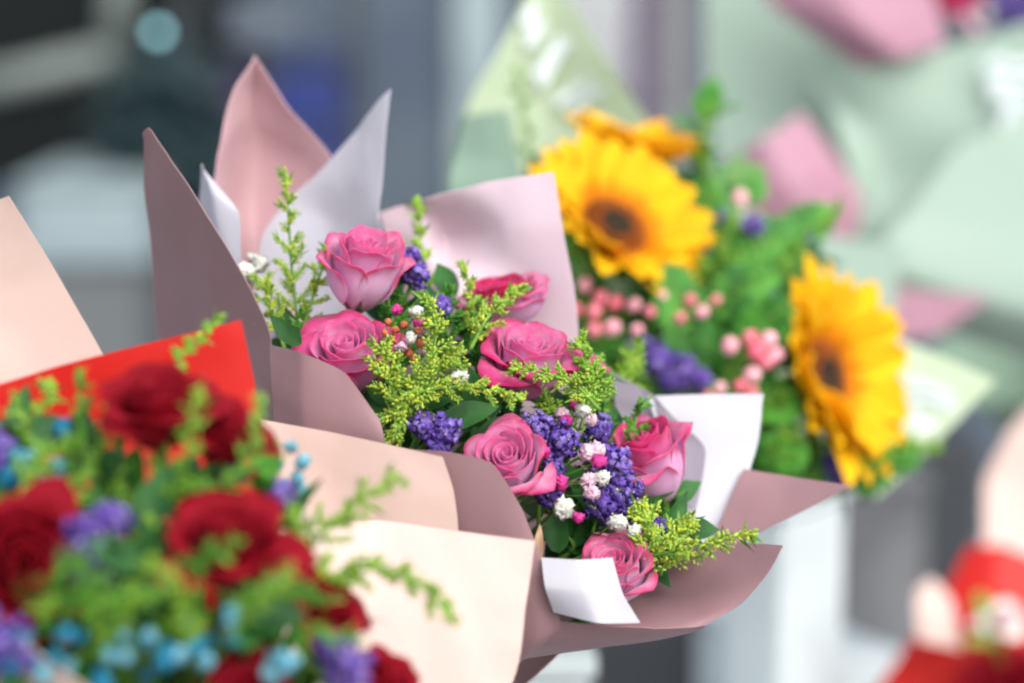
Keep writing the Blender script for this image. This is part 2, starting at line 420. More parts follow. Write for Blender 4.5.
def babys(label, balls, seed, bind, group=None, name='baby_breath_sprig', cat='flower sprig'):
    """balls: (px,py,d,rpx,mat)"""
    rnd = random.Random(seed); cs = [(P(x, y, d), S(r, d), m) for x, y, d, r, m in balls]
    cen = sum((c for c, r, m in cs), Vector()) / len(cs); base = cen + (bind - cen).normalized() * .035
    t = thing(name, label, cat, base, group)
    mb = MB(); mb.tube([bind, bind.lerp(base, .5) + Vector((.003, 0, 0)), base], .0011, 5)
    for c, r, m in cs: mb.tube(bez(base, base.lerp(c, .5) + Vector((rnd.uniform(-1, 1), 0, rnd.uniform(-1, 1))) * .005, c, 4), .0005, 4)
    mb.build('stem', M['stem'], t)
    for c, r, m in cs:
        b = MB(); nf = 26
        for k in range(nf):
            y = 1 - 2 * (k + .5) / nf; a = k * 2.39996; rr = math.sqrt(1 - y * y)
            v = Vector((math.cos(a) * rr, math.sin(a) * rr, y)); v = (v + Vector([rnd.uniform(-.3, .3) for _ in range(3)])).normalized()
            floret(b, c + v * r * rnd.uniform(.35, .8), (v + Vector([rnd.uniform(-.7, .7) for _ in range(3)])).normalized(), r * .62 * rnd.uniform(.7, 1.3), rnd, 0, 5)
        b.build('blossom', [M[m]], t)
    return t

def berries(label, balls, seed, bind, group=None):
    rnd = random.Random(seed); cs = [(P(x, y, d), S(r, d), m) for x, y, d, r, m in balls]
    cen = sum((c for c, r, m in cs), Vector()) / len(cs); base = cen + (bind - cen).normalized() * .04
    t = thing('berry_sprig', label, 'berry sprig', base, group)
    mb = MB(); mb.tube([bind, bind.lerp(base, .5), base], .0015, 5)
    for c, r, m in cs: mb.tube(bez(base, base.lerp(c, .5) + Vector((rnd.uniform(-1, 1), 0, rnd.uniform(-1, 1))) * .006, c, 4), .0008, 4)
    mb.build('stem', M['stem'], t)
    for c, r, m in cs:
        b = MB(); ax = (c - base).normalized(); R = frame(ax); G = []
        for i in range(9):
            v = i / 8; a0 = math.pi * v; G.append([c + R @ Vector((math.cos(a) * math.sin(a0) * r * .85, math.sin(a) * math.sin(a0) * r * .85, -math.cos(a0) * r)) for a in [2 * math.pi * k / 12 for k in range(13)]])
        b.grid(G)
        for k in range(4): floret(b, c - ax * r * .9, -ax, r * .35, rnd, 1, 4)
        b.build('berry', [M[m], M['calyx']], t)
    return t

def sunflower(label, px, py, d, rpx, axis, bind, seed, cup=.5, rd=.3, n1=21, n2=20, group=None):
    """px,py: disk centre; rpx: petal tip radius if seen face on"""
    rnd = random.Random(seed); ax = D(*axis); R = frame(ax, rnd.random()); s = S(rpx, d); c = P(px, py, d)
    t = thing('sunflower', label, 'sunflower', c - ax * s * .12, group)
    b = MB(); nf = 420
    G = []
    for i in range(7):
        q = i / 6; G.append([c + R @ Vector((math.cos(a) * rd * q, math.sin(a) * rd * q, .05 + .05 * math.sin(q * 3.0) - .10 * q ** 3)) * s for a in [2 * math.pi * k / 30 for k in range(31)]])
    b.grid(G, 0)
    for k in range(nf):
        q = math.sqrt((k + .5) / nf); a = k * 2.39996
        z = .05 + .05 * math.sin(q * 3.0) - .08 * q ** 3
        mi = 0 if q < .42 else (1 if q < .84 else 2)
        pos = c + R @ Vector((math.cos(a) * rd * q, math.sin(a) * rd * q, z)) * s
        b.blob(pos, rd * s * .045 * (.8 + .5 * q), (ax + R @ Vector((math.cos(a), math.sin(a), 0)) * .35).normalized(), 1.9, mi, .3, rnd)
    b.build('seed_disk', [M['disk'], M['ring'], M['ringo']], t)
    b = MB(); G = []
    for i in range(6):
        q = i / 5; r = (.06 + (rd * 1.12 - .06) * math.sin(q * 1.5)); z = -.16 + .16 * q
        G.append([c + R @ Vector((math.cos(a) * r, math.sin(a) * r, z)) * s for a in [2 * math.pi * k / 24 for k in range(25)]])
    b.grid(G)
    for k in range(16):
        a = 2 * math.pi * k / 16 + rnd.uniform(-.1, .1); rad = R @ Vector((math.cos(a), math.sin(a), 0))
        leaf_mesh(c + rad * rd * s - ax * s * .04, (rad + ax * .25).normalized(), ax, s * .38, s * .16, rnd, 0, .2, 0, b, 6)
    b.build('calyx', M['calyx'], t)
    for ring, (n, off, cp, ln) in enumerate(((n1, 0, cup * 1.15, .97), (n2, .5, cup * .75, 1.05))):
        for k in range(n):
            a = 2 * math.pi * (k + off) / n + rnd.uniform(-.08, .08); L = (ln - rd) * rnd.uniform(.9, 1.12); wd = rnd.uniform(.32, .40)
            el = cp * rnd.uniform(.75, 1.25); bend = rnd.uniform(.1, .4); tw = rnd.uniform(-.25, .25)
            lean = (R @ Vector((math.cos(a), math.sin(a), 0))).dot(D(-.75, -.65, 0)); el += max(0, lean - .1) * .75
            rad = Vector((math.cos(a), math.sin(a), 0)); tan = Vector((-math.sin(a), math.cos(a), 0)); zz = Vector((0, 0, 1))
            G = []; uv = []; pos = rad * rd * .95 + zz * (-.01 - .02 * ring); nvv = 13
            for i in range(nvv):
                v = i / (nvv - 1); e = el * (1 - bend * 2 * v)
                dr = rad * math.cos(e) + zz * math.sin(e); nr = zz * math.cos(e) - rad * math.sin(e)
                w = wd * (.35 + .65 * math.sin(math.pi * min(1, .1 + .9 * v) ** .85) if v < .5 else math.sin(math.pi * (.1 + .9 * v) ** .85) ** .6 if v < 1 else .03)
                w = max(w, .012)
                row = []
                for j in range(9):
                    u = -1 + j / 4
                    q = pos + tan * math.cos(tw * v) * w * u * .5 * 1.0 + nr * (w * .22 * u * u + .012 * math.cos(u * 9) * (1 - v) + w * u * math.sin(tw * v) * .5)
                    row.append(c + R @ q * s); uv.append((u * .5 + .5, v))
                G.append(row); pos = pos + dr * L / (nvv - 1)
            mb = MB(); mb.grid(G, 0, uv); solid(mb.build('petal', M['sun'], t), .0005)
    p0 = c - ax * s * .15; mb = MB(); mb.tube(bez(p0, p0 - ax * (p0 - bind).length * .3, bind, 10), .006, 9); mb.build('stem', M['stem'], t)
    return t

def fernspray(label, pts, nb, Lmax, seed, m='fern', group='ferns among the sunflowers', name='fern_frond', wd=.0028):
    """frond with pinnae, each pinna a narrow toothed leaf"""
    rnd = random.Random(seed); pts = [P(*p) if not isinstance(p, Vector) else p for p in pts]; t = thing(name, label, 'fern', pts[0], group)
    path = [Vector(p) for p in refine(np.array([tuple(p) for p in pts]), 8)]; n = len(path)
    mb = MB(); mb.tube(path, .0012, 5, 0, .0005); mb.build('stem', M['stem'], t)
    nrm = D(rnd.uniform(-.3, .3), rnd.uniform(0, .5), 1)
    b = MB()
    for k in range(nb):
        f = .1 + .9 * k / nb; i = min(n - 2, int(f * (n - 1))); p = path[i]; tg = (path[i + 1] - path[i]).normalized()
        for sg in (1, -1):
            q = tg.cross(nrm).normalized() * sg; dr = (tg * .7 + q).normalized(); L = Lmax * (math.sin(math.pi * (.15 + .85 * f)) ** .6) * rnd.uniform(.85, 1.1)
            m_ = max(4, int(L / .005)); 
            for a in range(m_):
                c = p + dr * L * a / m_; 
                for s2 in (1, -1):
                    d2 = (dr * .8 + dr.cross(nrm).normalized() * s2).normalized(); ll = .011 * (1 - .6 * a / m_)
                    leaf_mesh(c, d2, nrm, ll, wd * 1.5, rnd, .1, .2, 0, b, 3)
    b.build('fern_leaf', [M[m]], t)
    return t

exec_parts = True
# ================================================================== THE PINK BOUQUET
BP = P(180, 735, 1.36)
wrap = thing('bouquet_wrapping', 'two tone wrapping of mauve and pale pink paper around the pink rose bouquet', 'wrapping paper', BP)
sheet(wrap, 'paper_sheet', [
 [(143,135,1.215),(147,128,1.212),(153,136,1.208)],
 [(146,190,1.25),(165,190,1.222),(186,187,1.20)],
 [(151,260,1.29),(190,260,1.24),(231,258,1.20)],
 [(160,340,1.33),(215,340,1.26),(267,333,1.20)],
 [(200,430,1.34),(240,430,1.27),(277,412,1.205)],
 [(320,640,1.34),(350,640,1.28),(380,640,1.22)]], 'mauve', 'pale', seed=1)
sheet(wrap, 'paper_sheet', [
 [(201,164,1.262),(202,166,1.26),(204,169,1.26)],
 [(199,195,1.27),(212,194,1.25),(238,211,1.245)],
 [(199,222,1.27),(218,236,1.25),(240,250,1.245)],
 [(215,262,1.27),(230,275,1.25),(245,300,1.245)]], 'pale', 'mauve', seed=2, crumple=.0004)
sheet(wrap, 'paper_sheet', [
 [(254,57,1.33),(255,56,1.33),(256,57,1.33)],
 [(233,88,1.318),(253,90,1.345),(291,109,1.33)],
 [(219,145,1.31),(255,150,1.36),(334,160,1.33)],
 [(214,205,1.30),(252,215,1.365),(350,230,1.33)],
 [(228,310,1.30),(265,320,1.36),(360,330,1.32)],
 [(330,520,1.28),(360,520,1.30),(400,520,1.28)]], 'pinkpale', 'mauve', seed=3)
sheet(wrap, 'paper_sheet', [
 [(389,90,1.29),(390,89,1.29),(391,90,1.29)],
 [(356,131,1.31),(372,136,1.295),(387,132,1.285)],
 [(318,171,1.318),(352,182,1.30),(381,188,1.28)],
 [(290,198,1.325),(335,222,1.31),(378,220,1.275)],
 [(262,240,1.325),(318,270,1.305),(388,262,1.275)],
 [(250,340,1.31),(320,350,1.29),(400,350,1.27)]], 'pale', 'mauve', seed=4)
sheet(wrap, 'paper_sheet', [
 [(380,214,1.315),(405,205,1.31),(430,197,1.295),(490,182,1.29),(553,172,1.275)],
 [(388,240,1.31),(425,235,1.305),(447,238,1.322),(505,230,1.285),(562,226,1.27)],
 [(395,290,1.31),(430,290,1.30),(455,290,1.285),(515,290,1.285),(574,290,1.27)],
 [(400,370,1.31),(430,370,1.29),(460,370,1.28),(520,370,1.28),(580,362,1.27)],
 [(420,470,1.28),(440,470,1.28),(470,470,1.28),(530,470,1.27),(600,460,1.27)]], 'lilac', 'mauve', seed=5)
sheet(wrap, 'paper_sheet', [
 [(648,396,1.262),(705,394,1.265),(763,394,1.275)],
 [(660,440,1.258),(708,450,1.262),(756,446,1.27)],
 [(668,495,1.25),(705,505,1.255),(738,500,1.26)],
 [(672,560,1.235),(695,565,1.235),(712,552,1.235)]], 'pale', 'mauve', seed=6)
sheet(wrap, 'paper_sheet', [
 [(612,372,1.275),(632,384,1.267),(653,397,1.26)],
 [(614,396,1.272),(645,408,1.262),(679,423,1.254)],
 [(616,425,1.27),(660,434,1.26),(704,450,1.248)],
 [(618,500,1.26),(655,500,1.253),(695,507,1.243)],
 [(620,580,1.22),(655,580,1.22),(680,570,1.22)]], 'paleshade', 'mauve', seed=7)  # this sheet carries the white fold's shading in its colour
sheet(wrap, 'paper_sheet', [
 [(744,470,1.262),(790,477,1.255),(849,487,1.235)],
 [(728,505,1.25),(785,505,1.24),(848.5,488,1.234)],
 [(705,560,1.23),(770,528,1.232),(848,489,1.233)]], 'mauve', 'mauve', seed=8)
sheet(wrap, 'paper_sheet', [
 [(590,520,1.24),(660,545,1.225),(722,541,1.20),(783,546,1.165)],
 [(595,570,1.21),(655,582,1.20),(712,580,1.175),(768,572,1.155)],
 [(595,606,1.17),(645,612,1.165),(688,614,1.155),(742,602,1.15)],
 [(590,626,1.14),(640,626,1.142),(672,629,1.145),(706,626,1.148)]], 'mauve', 'pinkpale', seed=9)
sheet(wrap, 'paper_sheet', [
 [(540,618,1.137),(600,626,1.139),(652,626,1.141),(706,626,1.15)],
 [(520,634,1.14),(575,639,1.145),(630,639,1.15),(692,634,1.158)],
 [(480,645,1.15),(530,651,1.155),(580,652,1.16),(632,647,1.165)],
 [(400,660,1.17),(440,668,1.175),(480,670,1.18),(515,664,1.18)],
 [(320,700,1.20),(350,712,1.21),(380,717,1.21),(400,712,1.21)]], 'mauve', 'pale', seed=10)
sheet(wrap, 'paper_sheet', [
 [(272,345,1.172),(302,353,1.15),(345,373,1.145),(379,420,1.14)],
 [(273,400,1.165),(303,415,1.148),(345,428,1.142),(388,449,1.136)],
 [(285,520,1.17),(320,520,1.155),(360,520,1.15),(410,520,1.15)],
 [(340,740,1.21),(360,740,1.20),(400,740,1.2),(440,740,1.2)]], 'mauve', 'mauve', seed=11)
sheet(wrap, 'paper_sheet', [
 [(350,435,1.15),(400,448,1.135),(447,452,1.13),(492,464,1.128),(520,505,1.13),(536,545,1.132)],
 [(360,520,1.16),(410,520,1.145),(455,530,1.138),(495,545,1.134),(525,572,1.132),(548,590,1.133)],
 [(380,620,1.18),(430,620,1.16),(470,625,1.15),(505,630,1.142),(535,640,1.138),(560,628,1.137)],
 [(330,720,1.22),(360,720,1.2),(390,720,1.2),(420,715,1.19),(460,698,1.18),(512,662,1.165)]], 'mauve', 'mauve', seed=12)
sheet(wrap, 'paper_sheet', [
 [(541,557,1.128),(577,559,1.124),(613,557,1.126)],
 [(545,588,1.122),(585,591,1.1185),(624,594,1.123)],
 [(553,613,1.128),(597,623,1.118),(641,623,1.126)]], 'pale', 'mauve', seed=13, crumple=.0004)
sheet(wrap, 'paper_sheet', [
 [(280,300,1.29),(380,360,1.33),(500,390,1.33),(640,440,1.29)],
 [(290,420,1.24),(380,440,1.30),(520,500,1.30),(660,540,1.25)],
 [(330,560,1.22),(420,560,1.26),(520,600,1.26),(620,600,1.20)],
 [(340,760,1.24),(390,760,1.28),(440,760,1.28),(480,720,1.24)]], 'pinkpale', 'mauve', seed=14)
cone_wrap(wrap, P(350, 610, 1.26), BP, .036, .018, 'mauve')

rose('rose', 'tall pink rose bud with upright cup standing before the white paper peak', 364, 266, 1.20, 49, (.2, 1, .5), BP, 11, openness=.6, hscale=1.7, petals=(4, 4, 4, 2))
rose('rose', 'open pink rose facing the viewer with hot pink rim beside the mauve paper edge', 348, 357, 1.185, 53, (-.15, .75, .68), BP, 19, 'prose', 'mrose', openness=.8, hscale=1.4)
rose('rose', 'hot pink rose half hidden behind green sprigs at the pinched lilac paper', 503, 300, 1.245, 50, (-.2, 1, .3), BP, 13, 'hrose', 'prose', openness=.9)
rose('rose', 'wide loose pink rose with ragged rim below the hottest pink rose', 528, 360, 1.20, 52, (.2, .9, .5), BP, 14, 'prose', 'mrose', openness=1.15, hscale=1.35)
rose('rose', 'pink rose with visible spiral heart above the dark mauve front flap', 508, 463, 1.155, 47, (-.12, .62, .8), BP, 15, openness=.75, hscale=1.3)
rose('rose', 'pink rose leaning sideways against the grey white paper fold', 648, 458, 1.215, 49, (-.38, .85, .42), BP, 16, 'mrose', 'proseo', openness=.8, hscale=1.8)
rose('rose', 'pale pink rose lowest in the bouquet, tucked behind the small white folded corner', 615, 570, 1.155, 45, (-.2, .75, .65), BP, 17, 'proseo', 'proseo', openness=.8, hscale=1.4)

# purple statice
statice('purple statice clump right of the tall rose bud', [(410,258,1.215,10),(416,274,1.215,12),(440,306,1.20,10)], BP, 21)
statice('purple statice with loose heads just above the mauve front flap', [(422,425,1.15,13),(443,430,1.15,14),(438,445,1.15,10)], BP, 22)
statice('large purple statice beside the rose with spiral heart', [(536,432,1.17,18),(562,441,1.17,18),(553,468,1.17,11),(548,492,1.165,12),(598,430,1.19,12)], BP, 23)
statice('long purple statice running down between white blossoms and sideways rose', [(612,462,1.18,17),(622,490,1.175,18),(606,505,1.172,18),(632,512,1.18,15)], BP, 24)
statice('small purple statice peeking through the yellow green sprig at the lowest paper edge', [(655,528,1.185,10),(660,552,1.17,8),(640,556,1.17,9)], BP, 25)
# small blossoms
babys('white round blossoms at the rim beside the small curled paper', [(245,272,1.23,9.5,'white'),(260,264,1.235,8,'white'),(251,257,1.24,4,'white')], 31, BP)
bl = [(411,338,1.165,6,'white'),(401,347,1.165,5.5,'blush'),(395,330,1.17,4,'orange'),(388,322,1.17,3.5,'orange'),(404,325,1.17,4,'orange'),(418,330,1.17,4,'orange'),(393,340,1.17,4,'orange'),(420,343,1.17,4.5,'orange'),(409,353,1.17,4.5,'orange'),(414,359,1.17,4,'orange'),(385,333,1.17,3.5,'orange'),(424,352,1.17,2.5,'blush')]
babys('tiny orange buds with two white blossoms next to the open pink rose', bl, 32, BP)
babys('single white blossom in front of green sprigs at the bouquet middle', [(459,377,1.15,8.5,'white'),(434,375,1.165,5,'blush')], 33, BP)
babys('magenta and white buds above the purple statice by the tall rose bud', [(397,310,1.19,5.5,'magenta'),(416,312,1.19,7,'white'),(419,322,1.19,6,'magenta')], 34, BP)
bl = [(562,414,1.175,7,'blush'),(583,410,1.17,7,'white'),(566,421,1.172,6,'magenta'),(588,452,1.16,9,'blush'),(597,450,1.162,8,'blush'),(599,461,1.158,7.5,'magenta'),(589,480,1.155,8.5,'blush'),(602,478,1.156,8,'white'),(592,493,1.152,8,'blush'),(563,508,1.15,10,'white'),(560,483,1.155,8,'magenta'),(578,518,1.15,6,'magenta'),(545,452,1.158,6,'magenta'),(592,420,1.17,6,'blush'),(574,405,1.18,5,'magenta')]
babys('cluster of white and blush blossoms with magenta buds between purple statice', bl, 35, BP)
babys('greenish white blossoms above the lowest pale pink rose', [(618,523,1.15,9,'white'),(634,532,1.155,7,'white'),(646,542,1.16,7,'white'),(650,530,1.165,5,'white')], 36, BP)
# goldenrod
def gr(label, pts, nb, L, bud, seed, **k): return spray(label, pts, nb, L, bud, seed, **k)
gr('tall feathery green sprig standing left of the tall rose bud', [(300,345,1.22),(293,280,1.225),(289,225,1.23),(285,170,1.235)], 20, .021, .0011, 41, m1='rodg', m2='rod', taper=.8)
gr('green sprig fanning low beside the white round blossoms', [(285,350,1.21),(275,320,1.215),(268,297,1.22),(262,280,1.22)], 12, .016, .0011, 42, m1='rodg', m2='rod', taper=.5)
gr('green sprig leaning under the tall rose bud', [(300,340,1.21),(312,300,1.215),(322,270,1.22),(330,250,1.225)], 12, .014, .001, 43, m1='rodg', m2='rod', taper=.6)
gr('blurred green sprig rising before the pinched lilac paper', [(425,330,1.26),(424,280,1.275),(420,235,1.285),(418,200,1.29)], 12, .011, .0014, 44, m1='rodg', m2='rodb')
gr('dense yellow green plume at the centre beside orange buds', [(410,420,1.16),(425,380,1.155),(436,335,1.155),(430,298,1.16)], 20, .022, .00125, 45, nbuds=22)
gr('yellow green plume curving left of the orange buds', [(420,420,1.16),(398,400,1.152),(388,375,1.15),(384,345,1.155)], 16, .017, .00125, 46, nbuds=20, taper=.4)
gr('yellow green plume hanging over the mauve flap by the loose statice', [(430,400,1.155),(415,395,1.148),(400,415,1.145),(392,438,1.146)], 14, .014, .0012, 47, nbuds=18, taper=.4)
gr('short yellow plume above the leaves at the bouquet centre', [(425,400,1.15),(430,385,1.15),(440,365,1.15),(452,355,1.15)], 12, .018, .0012, 48, nbuds=20, taper=.3)
gr('thin yellow green sprig reaching sideways under the single white blossom', [(400,398,1.15),(440,388,1.148),(480,388,1.146),(522,400,1.15)], 14, .010, .001, 49, taper=.4)
gr('green sprig crossing the hot pink rose', [(470,350,1.19),(486,320,1.195),(505,300,1.205),(525,285,1.215)], 15, .015, .0011, 50, m1='rodg', m2='rod')
gr('slim green sprig climbing left of the hot pink rose', [(470,350,1.21),(474,320,1.215),(470,290,1.22),(462,262,1.23)], 12, .013, .001, 51, m1='rodg', m2='rod')
gr('green sprig in front of the wide loose rose', [(600,410,1.17),(575,385,1.165),(545,373,1.162),(512,368,1.162)], 16, .012, .001, 52, m1='rodg', m2='rod', taper=.6)
gr('upright green sprig right of the wide loose rose', [(580,430,1.18),(590,395,1.185),(592,370,1.19),(578,340,1.195)], 16, .017, .0012, 53, m1='rodg', m2='rodb', taper=.5)
gr('blurred pale green sprig behind the sideways rose', [(600,440,1.27),(612,400,1.28),(625,370,1.29),(640,345,1.30)], 16, .022, .0016, 54, m1='rodg', m2='rodb')
gr('yellow green sprig reaching out over the lowest mauve edge', [(625,560,1.16),(665,553,1.15),(710,543,1.142),(753,532,1.14)], 18, .017, .0013, 55, nbuds=16, taper=.75)
gr('thick yellow green sprig rising beside the lowest pink rose', [(640,570,1.16),(650,545,1.155),(648,525,1.16),(643,508,1.165)], 14, .016, .0013, 56, taper=.4)
gr('yellow green sprig behind the thick one at the lowest rose', [(660,575,1.165),(668,555,1.163),(678,535,1.165),(688,520,1.17)], 12, .015, .0013, 57, taper=.5)
gr('small green sprig between statice and the wide loose rose', [(560,450,1.19),(555,425,1.19),(548,405,1.19),(540,388,1.195)], 12, .014, .0011, 58, m1='rodg', m2='rodb')
fg = 'fine green filler sprigs deep in the pink bouquet'
for i, (a, b) in enumerate([((400,420),(392,290)),((440,380),(446,285)),((470,400),(480,300)),((520,440),(500,400)),((560,500),(570,395)),((560,560),(556,480)),((600,520),(600,400)),((640,560),(668,500)),((420,440),(440,400)),((480,440),(455,400)),((330,400),(300,310)),((390,360),(380,250)),((600,540),(640,400)),((580,580),(590,500))]):
    spray('fine green filler sprig deep between the pink roses', [(a[0], a[1], 1.22), ((a[0] + b[0]) / 2 + 4, (a[1] + b[1]) / 2, 1.21), (b[0], b[1], 1.22)], 14, .018, .0012, 700 + i, m1='fern', m2='leafb', group=fg, name='filler_sprig', taper=.5)
# leaves
def V(*p): return P(*p)
pk = 'leafy stems filling the pink bouquet'
for i, (a, b, c) in enumerate([((400,470,1.21),(420,440,1.20),(440,400,1.195)),((480,470,1.2),(490,430,1.19),(480,405,1.18)),((330,430,1.22),(310,380,1.22),(290,335,1.22)),
        ((560,560,1.19),(565,530,1.185),(580,500,1.19)),((450,400,1.23),(440,350,1.235),(430,310,1.24)),((520,450,1.22),(560,400,1.23),(590,370,1.24)),
        ((600,540,1.21),(640,520,1.22),(670,500,1.225)),((380,400,1.22),(400,330,1.23),(395,290,1.24)),((500,400,1.23),(470,340,1.24),(450,290,1.25)),((590,480,1.22),(600,440,1.225),(590,400,1.23)),
        ((440,460,1.2),(400,430,1.19),(385,400,1.185)),((640,560,1.19),(655,535,1.19),(690,530,1.19)),((520,560,1.2),(540,500,1.19),(555,450,1.19)),((560,600,1.19),(590,540,1.18),(600,500,1.18)),((470,420,1.21),(500,400,1.205),(540,400,1.21)),((400,440,1.2),(410,400,1.19),(440,420,1.18)),((350,420,1.23),(370,350,1.23),(385,310,1.23)),((620,560,1.2),(600,470,1.21),(610,430,1.22))]):
    leafy('dark green leafy stem showing between the roses of the pink bouquet', [BP.lerp(V(*a), .6), V(*a), V(*b), V(*c)], 8, .03, .013, 60 + i, group=pk)
rnd = random.Random(5)
for (lab, a, dr, nr, L, w) in [('broad dark leaf under the thin sprig at the bouquet centre', (440,425,1.165), (1,.35,.1), (.1,.6,1), 62, 30),
        ('dark leaf pointing sideways beside the broad one', (475,440,1.17), (.9,.45,.1), (-.3,.6,1), 52, 24),
        ('dark leaf at the paper rim under the feathery sprig', (300,345,1.18), (-.7,.8,.2), (-.5,.4,1), 42, 20),
        ('pointed dark leaf behind the small white folded corner', (556,552,1.16), (.15,1,.1), (-.6,.1,1), 46, 30)]:
    o = leaf_mesh(P(*a), D(*dr), D(*nr), S(L, a[2]), S(w, a[2]), rnd, curl=.12).build('leaf', M['leaf']); 
    p0 = P(*a); o.location = p0; o.data.transform(Matrix.Translation(-p0)); tag(o, lab, 'leaf')
o = leaf_mesh(P(538,562,1.135), D(.1,1,0), D(-.3,.2,1), S(38, 1.135), S(11, 1.135), rnd, curl=.05).build('dry_leaf', M['dry'])
p0 = P(538,562,1.135); o.location = p0; o.data.transform(Matrix.Translation(-p0)); tag(o, 'narrow beige dry leaf at the white folded corner', 'leaf')

# ================================================================== THE RED BOUQUET (near)
BR = P(80, 1050, 1.12)
wr = thing('bouquet_wrapping', 'peach paper with a red inner sheet around the red rose bouquet', 'wrapping paper', BR)
sheet(wr, 'paper_sheet', [
 [(-110,235,1.15),(-30,210,1.145),(9,196,1.135)],
 [(-110,300,1.15),(-20,290,1.14),(56,272,1.13)],
 [(-110,380,1.14),(0,370,1.13),(102,352,1.125)],
 [(-80,520,1.12),(40,510,1.12),(150,450,1.12)],
 [(-20,760,1.12),(60,760,1.12),(120,760,1.12)]], 'peachin', 'peach', seed=20)
sheet(wr, 'paper_sheet', [
 [(-90,410,1.05),(60,366,1.075),(150,343,1.085),(241,320,1.09)],
 [(-80,480,1.045),(60,470,1.085),(165,430,1.09),(256,390,1.09)],
 [(-70,600,1.03),(60,600,1.06),(170,560,1.08),(268,480,1.09)],
 [(0,780,1.05),(80,780,1.06),(160,760,1.08),(250,700,1.08)]], 'redp', 'peach', seed=21)
sheet(wr, 'paper_sheet', [
 [(215,405,1.12),(262,419,1.13),(330,432,1.13),(395,446,1.125),(443,457,1.12)],
 [(220,480,1.11),(265,485,1.125),(330,492,1.128),(400,498,1.122),(454,492,1.118)],
 [(225,560,1.10),(270,560,1.115),(335,560,1.12),(400,548,1.118),(458,542,1.116)],
 [(220,720,1.08),(270,720,1.09),(330,720,1.10),(390,700,1.10),(440,690,1.10)]], 'peachin', 'peach', seed=22)
sheet(wr, 'paper_sheet', [
 [(250,540,1.07),(310,527,1.095),(380,520,1.108),(456,531,1.105),(535,541,1.10)],
 [(240,610,1.05),(300,600,1.08),(370,600,1.095),(447,603,1.095),(526,604,1.095)],
 [(230,690,1.04),(290,690,1.07),(350,690,1.085),(430,690,1.09),(508,690,1.09)],
 [(170,800,1.05),(220,800,1.06),(270,800,1.07),(330,800,1.08),(380,800,1.08)]], 'peach', 'peachin', seed=23)
sheet(wr, 'paper_sheet', [
 [(-90,560,.93),(20,640,.9),(140,720,.90),(280,730,.93),(410,705,1.0)],
 [(-90,700,.95),(20,740,.93),(140,800,.93),(240,820,.96),(340,790,1.01)],
 [(-20,900,1.04),(40,900,1.03),(100,900,1.03),(150,900,1.04),(200,890,1.06)]], 'peach', 'redp', seed=24)
cone_wrap(wr, P(90, 860, 1.06), BR, .05, .018, 'peach')

def rr(label, x, y, d, r, ax, seed, o=.9): rose('rose', label, x, y, d, r, ax, BR, seed, 'rrose', 'rrose', openness=o, hscale=1.25, petals=(3, 4, 5, 3))
rr('dark red rose cut by the picture edge, facing the viewer', 25, 566, .93, 68, (.25, .2, 1), 101)
rr('dark red rose in the middle of the red bouquet behind a green sprig', 228, 545, .93, 62, (.1, .8, .6), 102, 1.1)
rr('dark red rose topmost before the red paper sheet', 158, 408, .965, 60, (0, .9, .5), 103)
rr('dark red rose beside the topmost one at the red paper corner', 226, 432, .975, 48, (.5, .9, .4), 104)
rr('dark red rose with drooping outer petals over the peach paper', 322, 606, .97, 44, (.6, .6, .4), 105, 1.2)
rr('small dark red rose at the lower picture edge on peach paper', 388, 678, .97, 32, (.5, .6, .4), 106, 1.1)
rr('dark red rose showing only its rim at the bottom of the red bouquet', 250, 705, .92, 48, (0, .5, 1), 107)
statice('blurred purple statice between the two large red roses', [(90,535,.93,24),(100,560,.93,22),(75,560,.93,20),(112,520,.93,15)], BR, 111)
statice('purple statice behind the middle red rose', [(280,495,.99,14),(278,555,.97,14),(270,575,.97,14)], BR, 112)
statice('round purple statice at the lower edge near the small red rose', [(345,668,.94,24),(330,650,.94,14)], BR, 113)
statice('purple statice at the picture corner under the cut off red rose', [(2,650,.9,26),(-20,630,.9,20)], BR, 114)
statice('purple statice above the cut off red rose', [(2,455,.98,16),(-6,440,.99,12)], BR, 115)
R_ = random.Random(9)
def cl(cx, cy, d, n, sx, sy, r, mats, rn=R_): return [(cx + rn.uniform(-sx, sx), cy + rn.uniform(-sy, sy), d + rn.uniform(-.01, .01), r * rn.uniform(.8, 1.2), rn.choice(mats)) for _ in range(n)]
babys('pale blue blossoms standing clear before the peach paper', [(290,446,1.03,7,'bluel'),(302,462,1.03,8,'bluel'),(277,466,1.03,6,'blue'),(297,478,1.03,7,'bluel'),(302,490,1.03,6,'bluel'),(285,485,1.03,7,'blue'),(300,500,1.03,7,'blue'),(270,478,1.03,6,'blue')], 121, BR)
babys('single white blossom before the red paper corner', [(232,463,1.02,8,'white'),(222,470,1.03,4,'white')], 122, BR)
babys('bright blue blossoms at the left of the topmost red rose', [(63,430,.99,11,'blue')] + cl(35, 470, .97, 8, 28, 18, 10, ('blue', 'blue', 'bluel')), 123, BR)
babys('blue blossom cluster under the cut off red rose', cl(50, 655, .9, 11, 40, 24, 8.5, ('blue', 'blued', 'bluel')), 124, BR)
babys('blue blossom cluster at the bottom centre of the red bouquet', cl(140, 660, .9, 12, 42, 24, 8.5, ('blue', 'bluel', 'blued')), 125, BR)
babys('pale blue blossom cluster below the middle red rose', cl(212, 640, .91, 10, 26, 28, 8.5, ('blue', 'bluel')), 126, BR)
babys('pale blue buds next to the round purple statice', cl(285, 668, .92, 5, 14, 10, 9, ('bluel',)), 127, BR)
gB = 'yellow green sprigs filling the red bouquet'
lab = 'bright yellow green sprig blurred among the red roses'
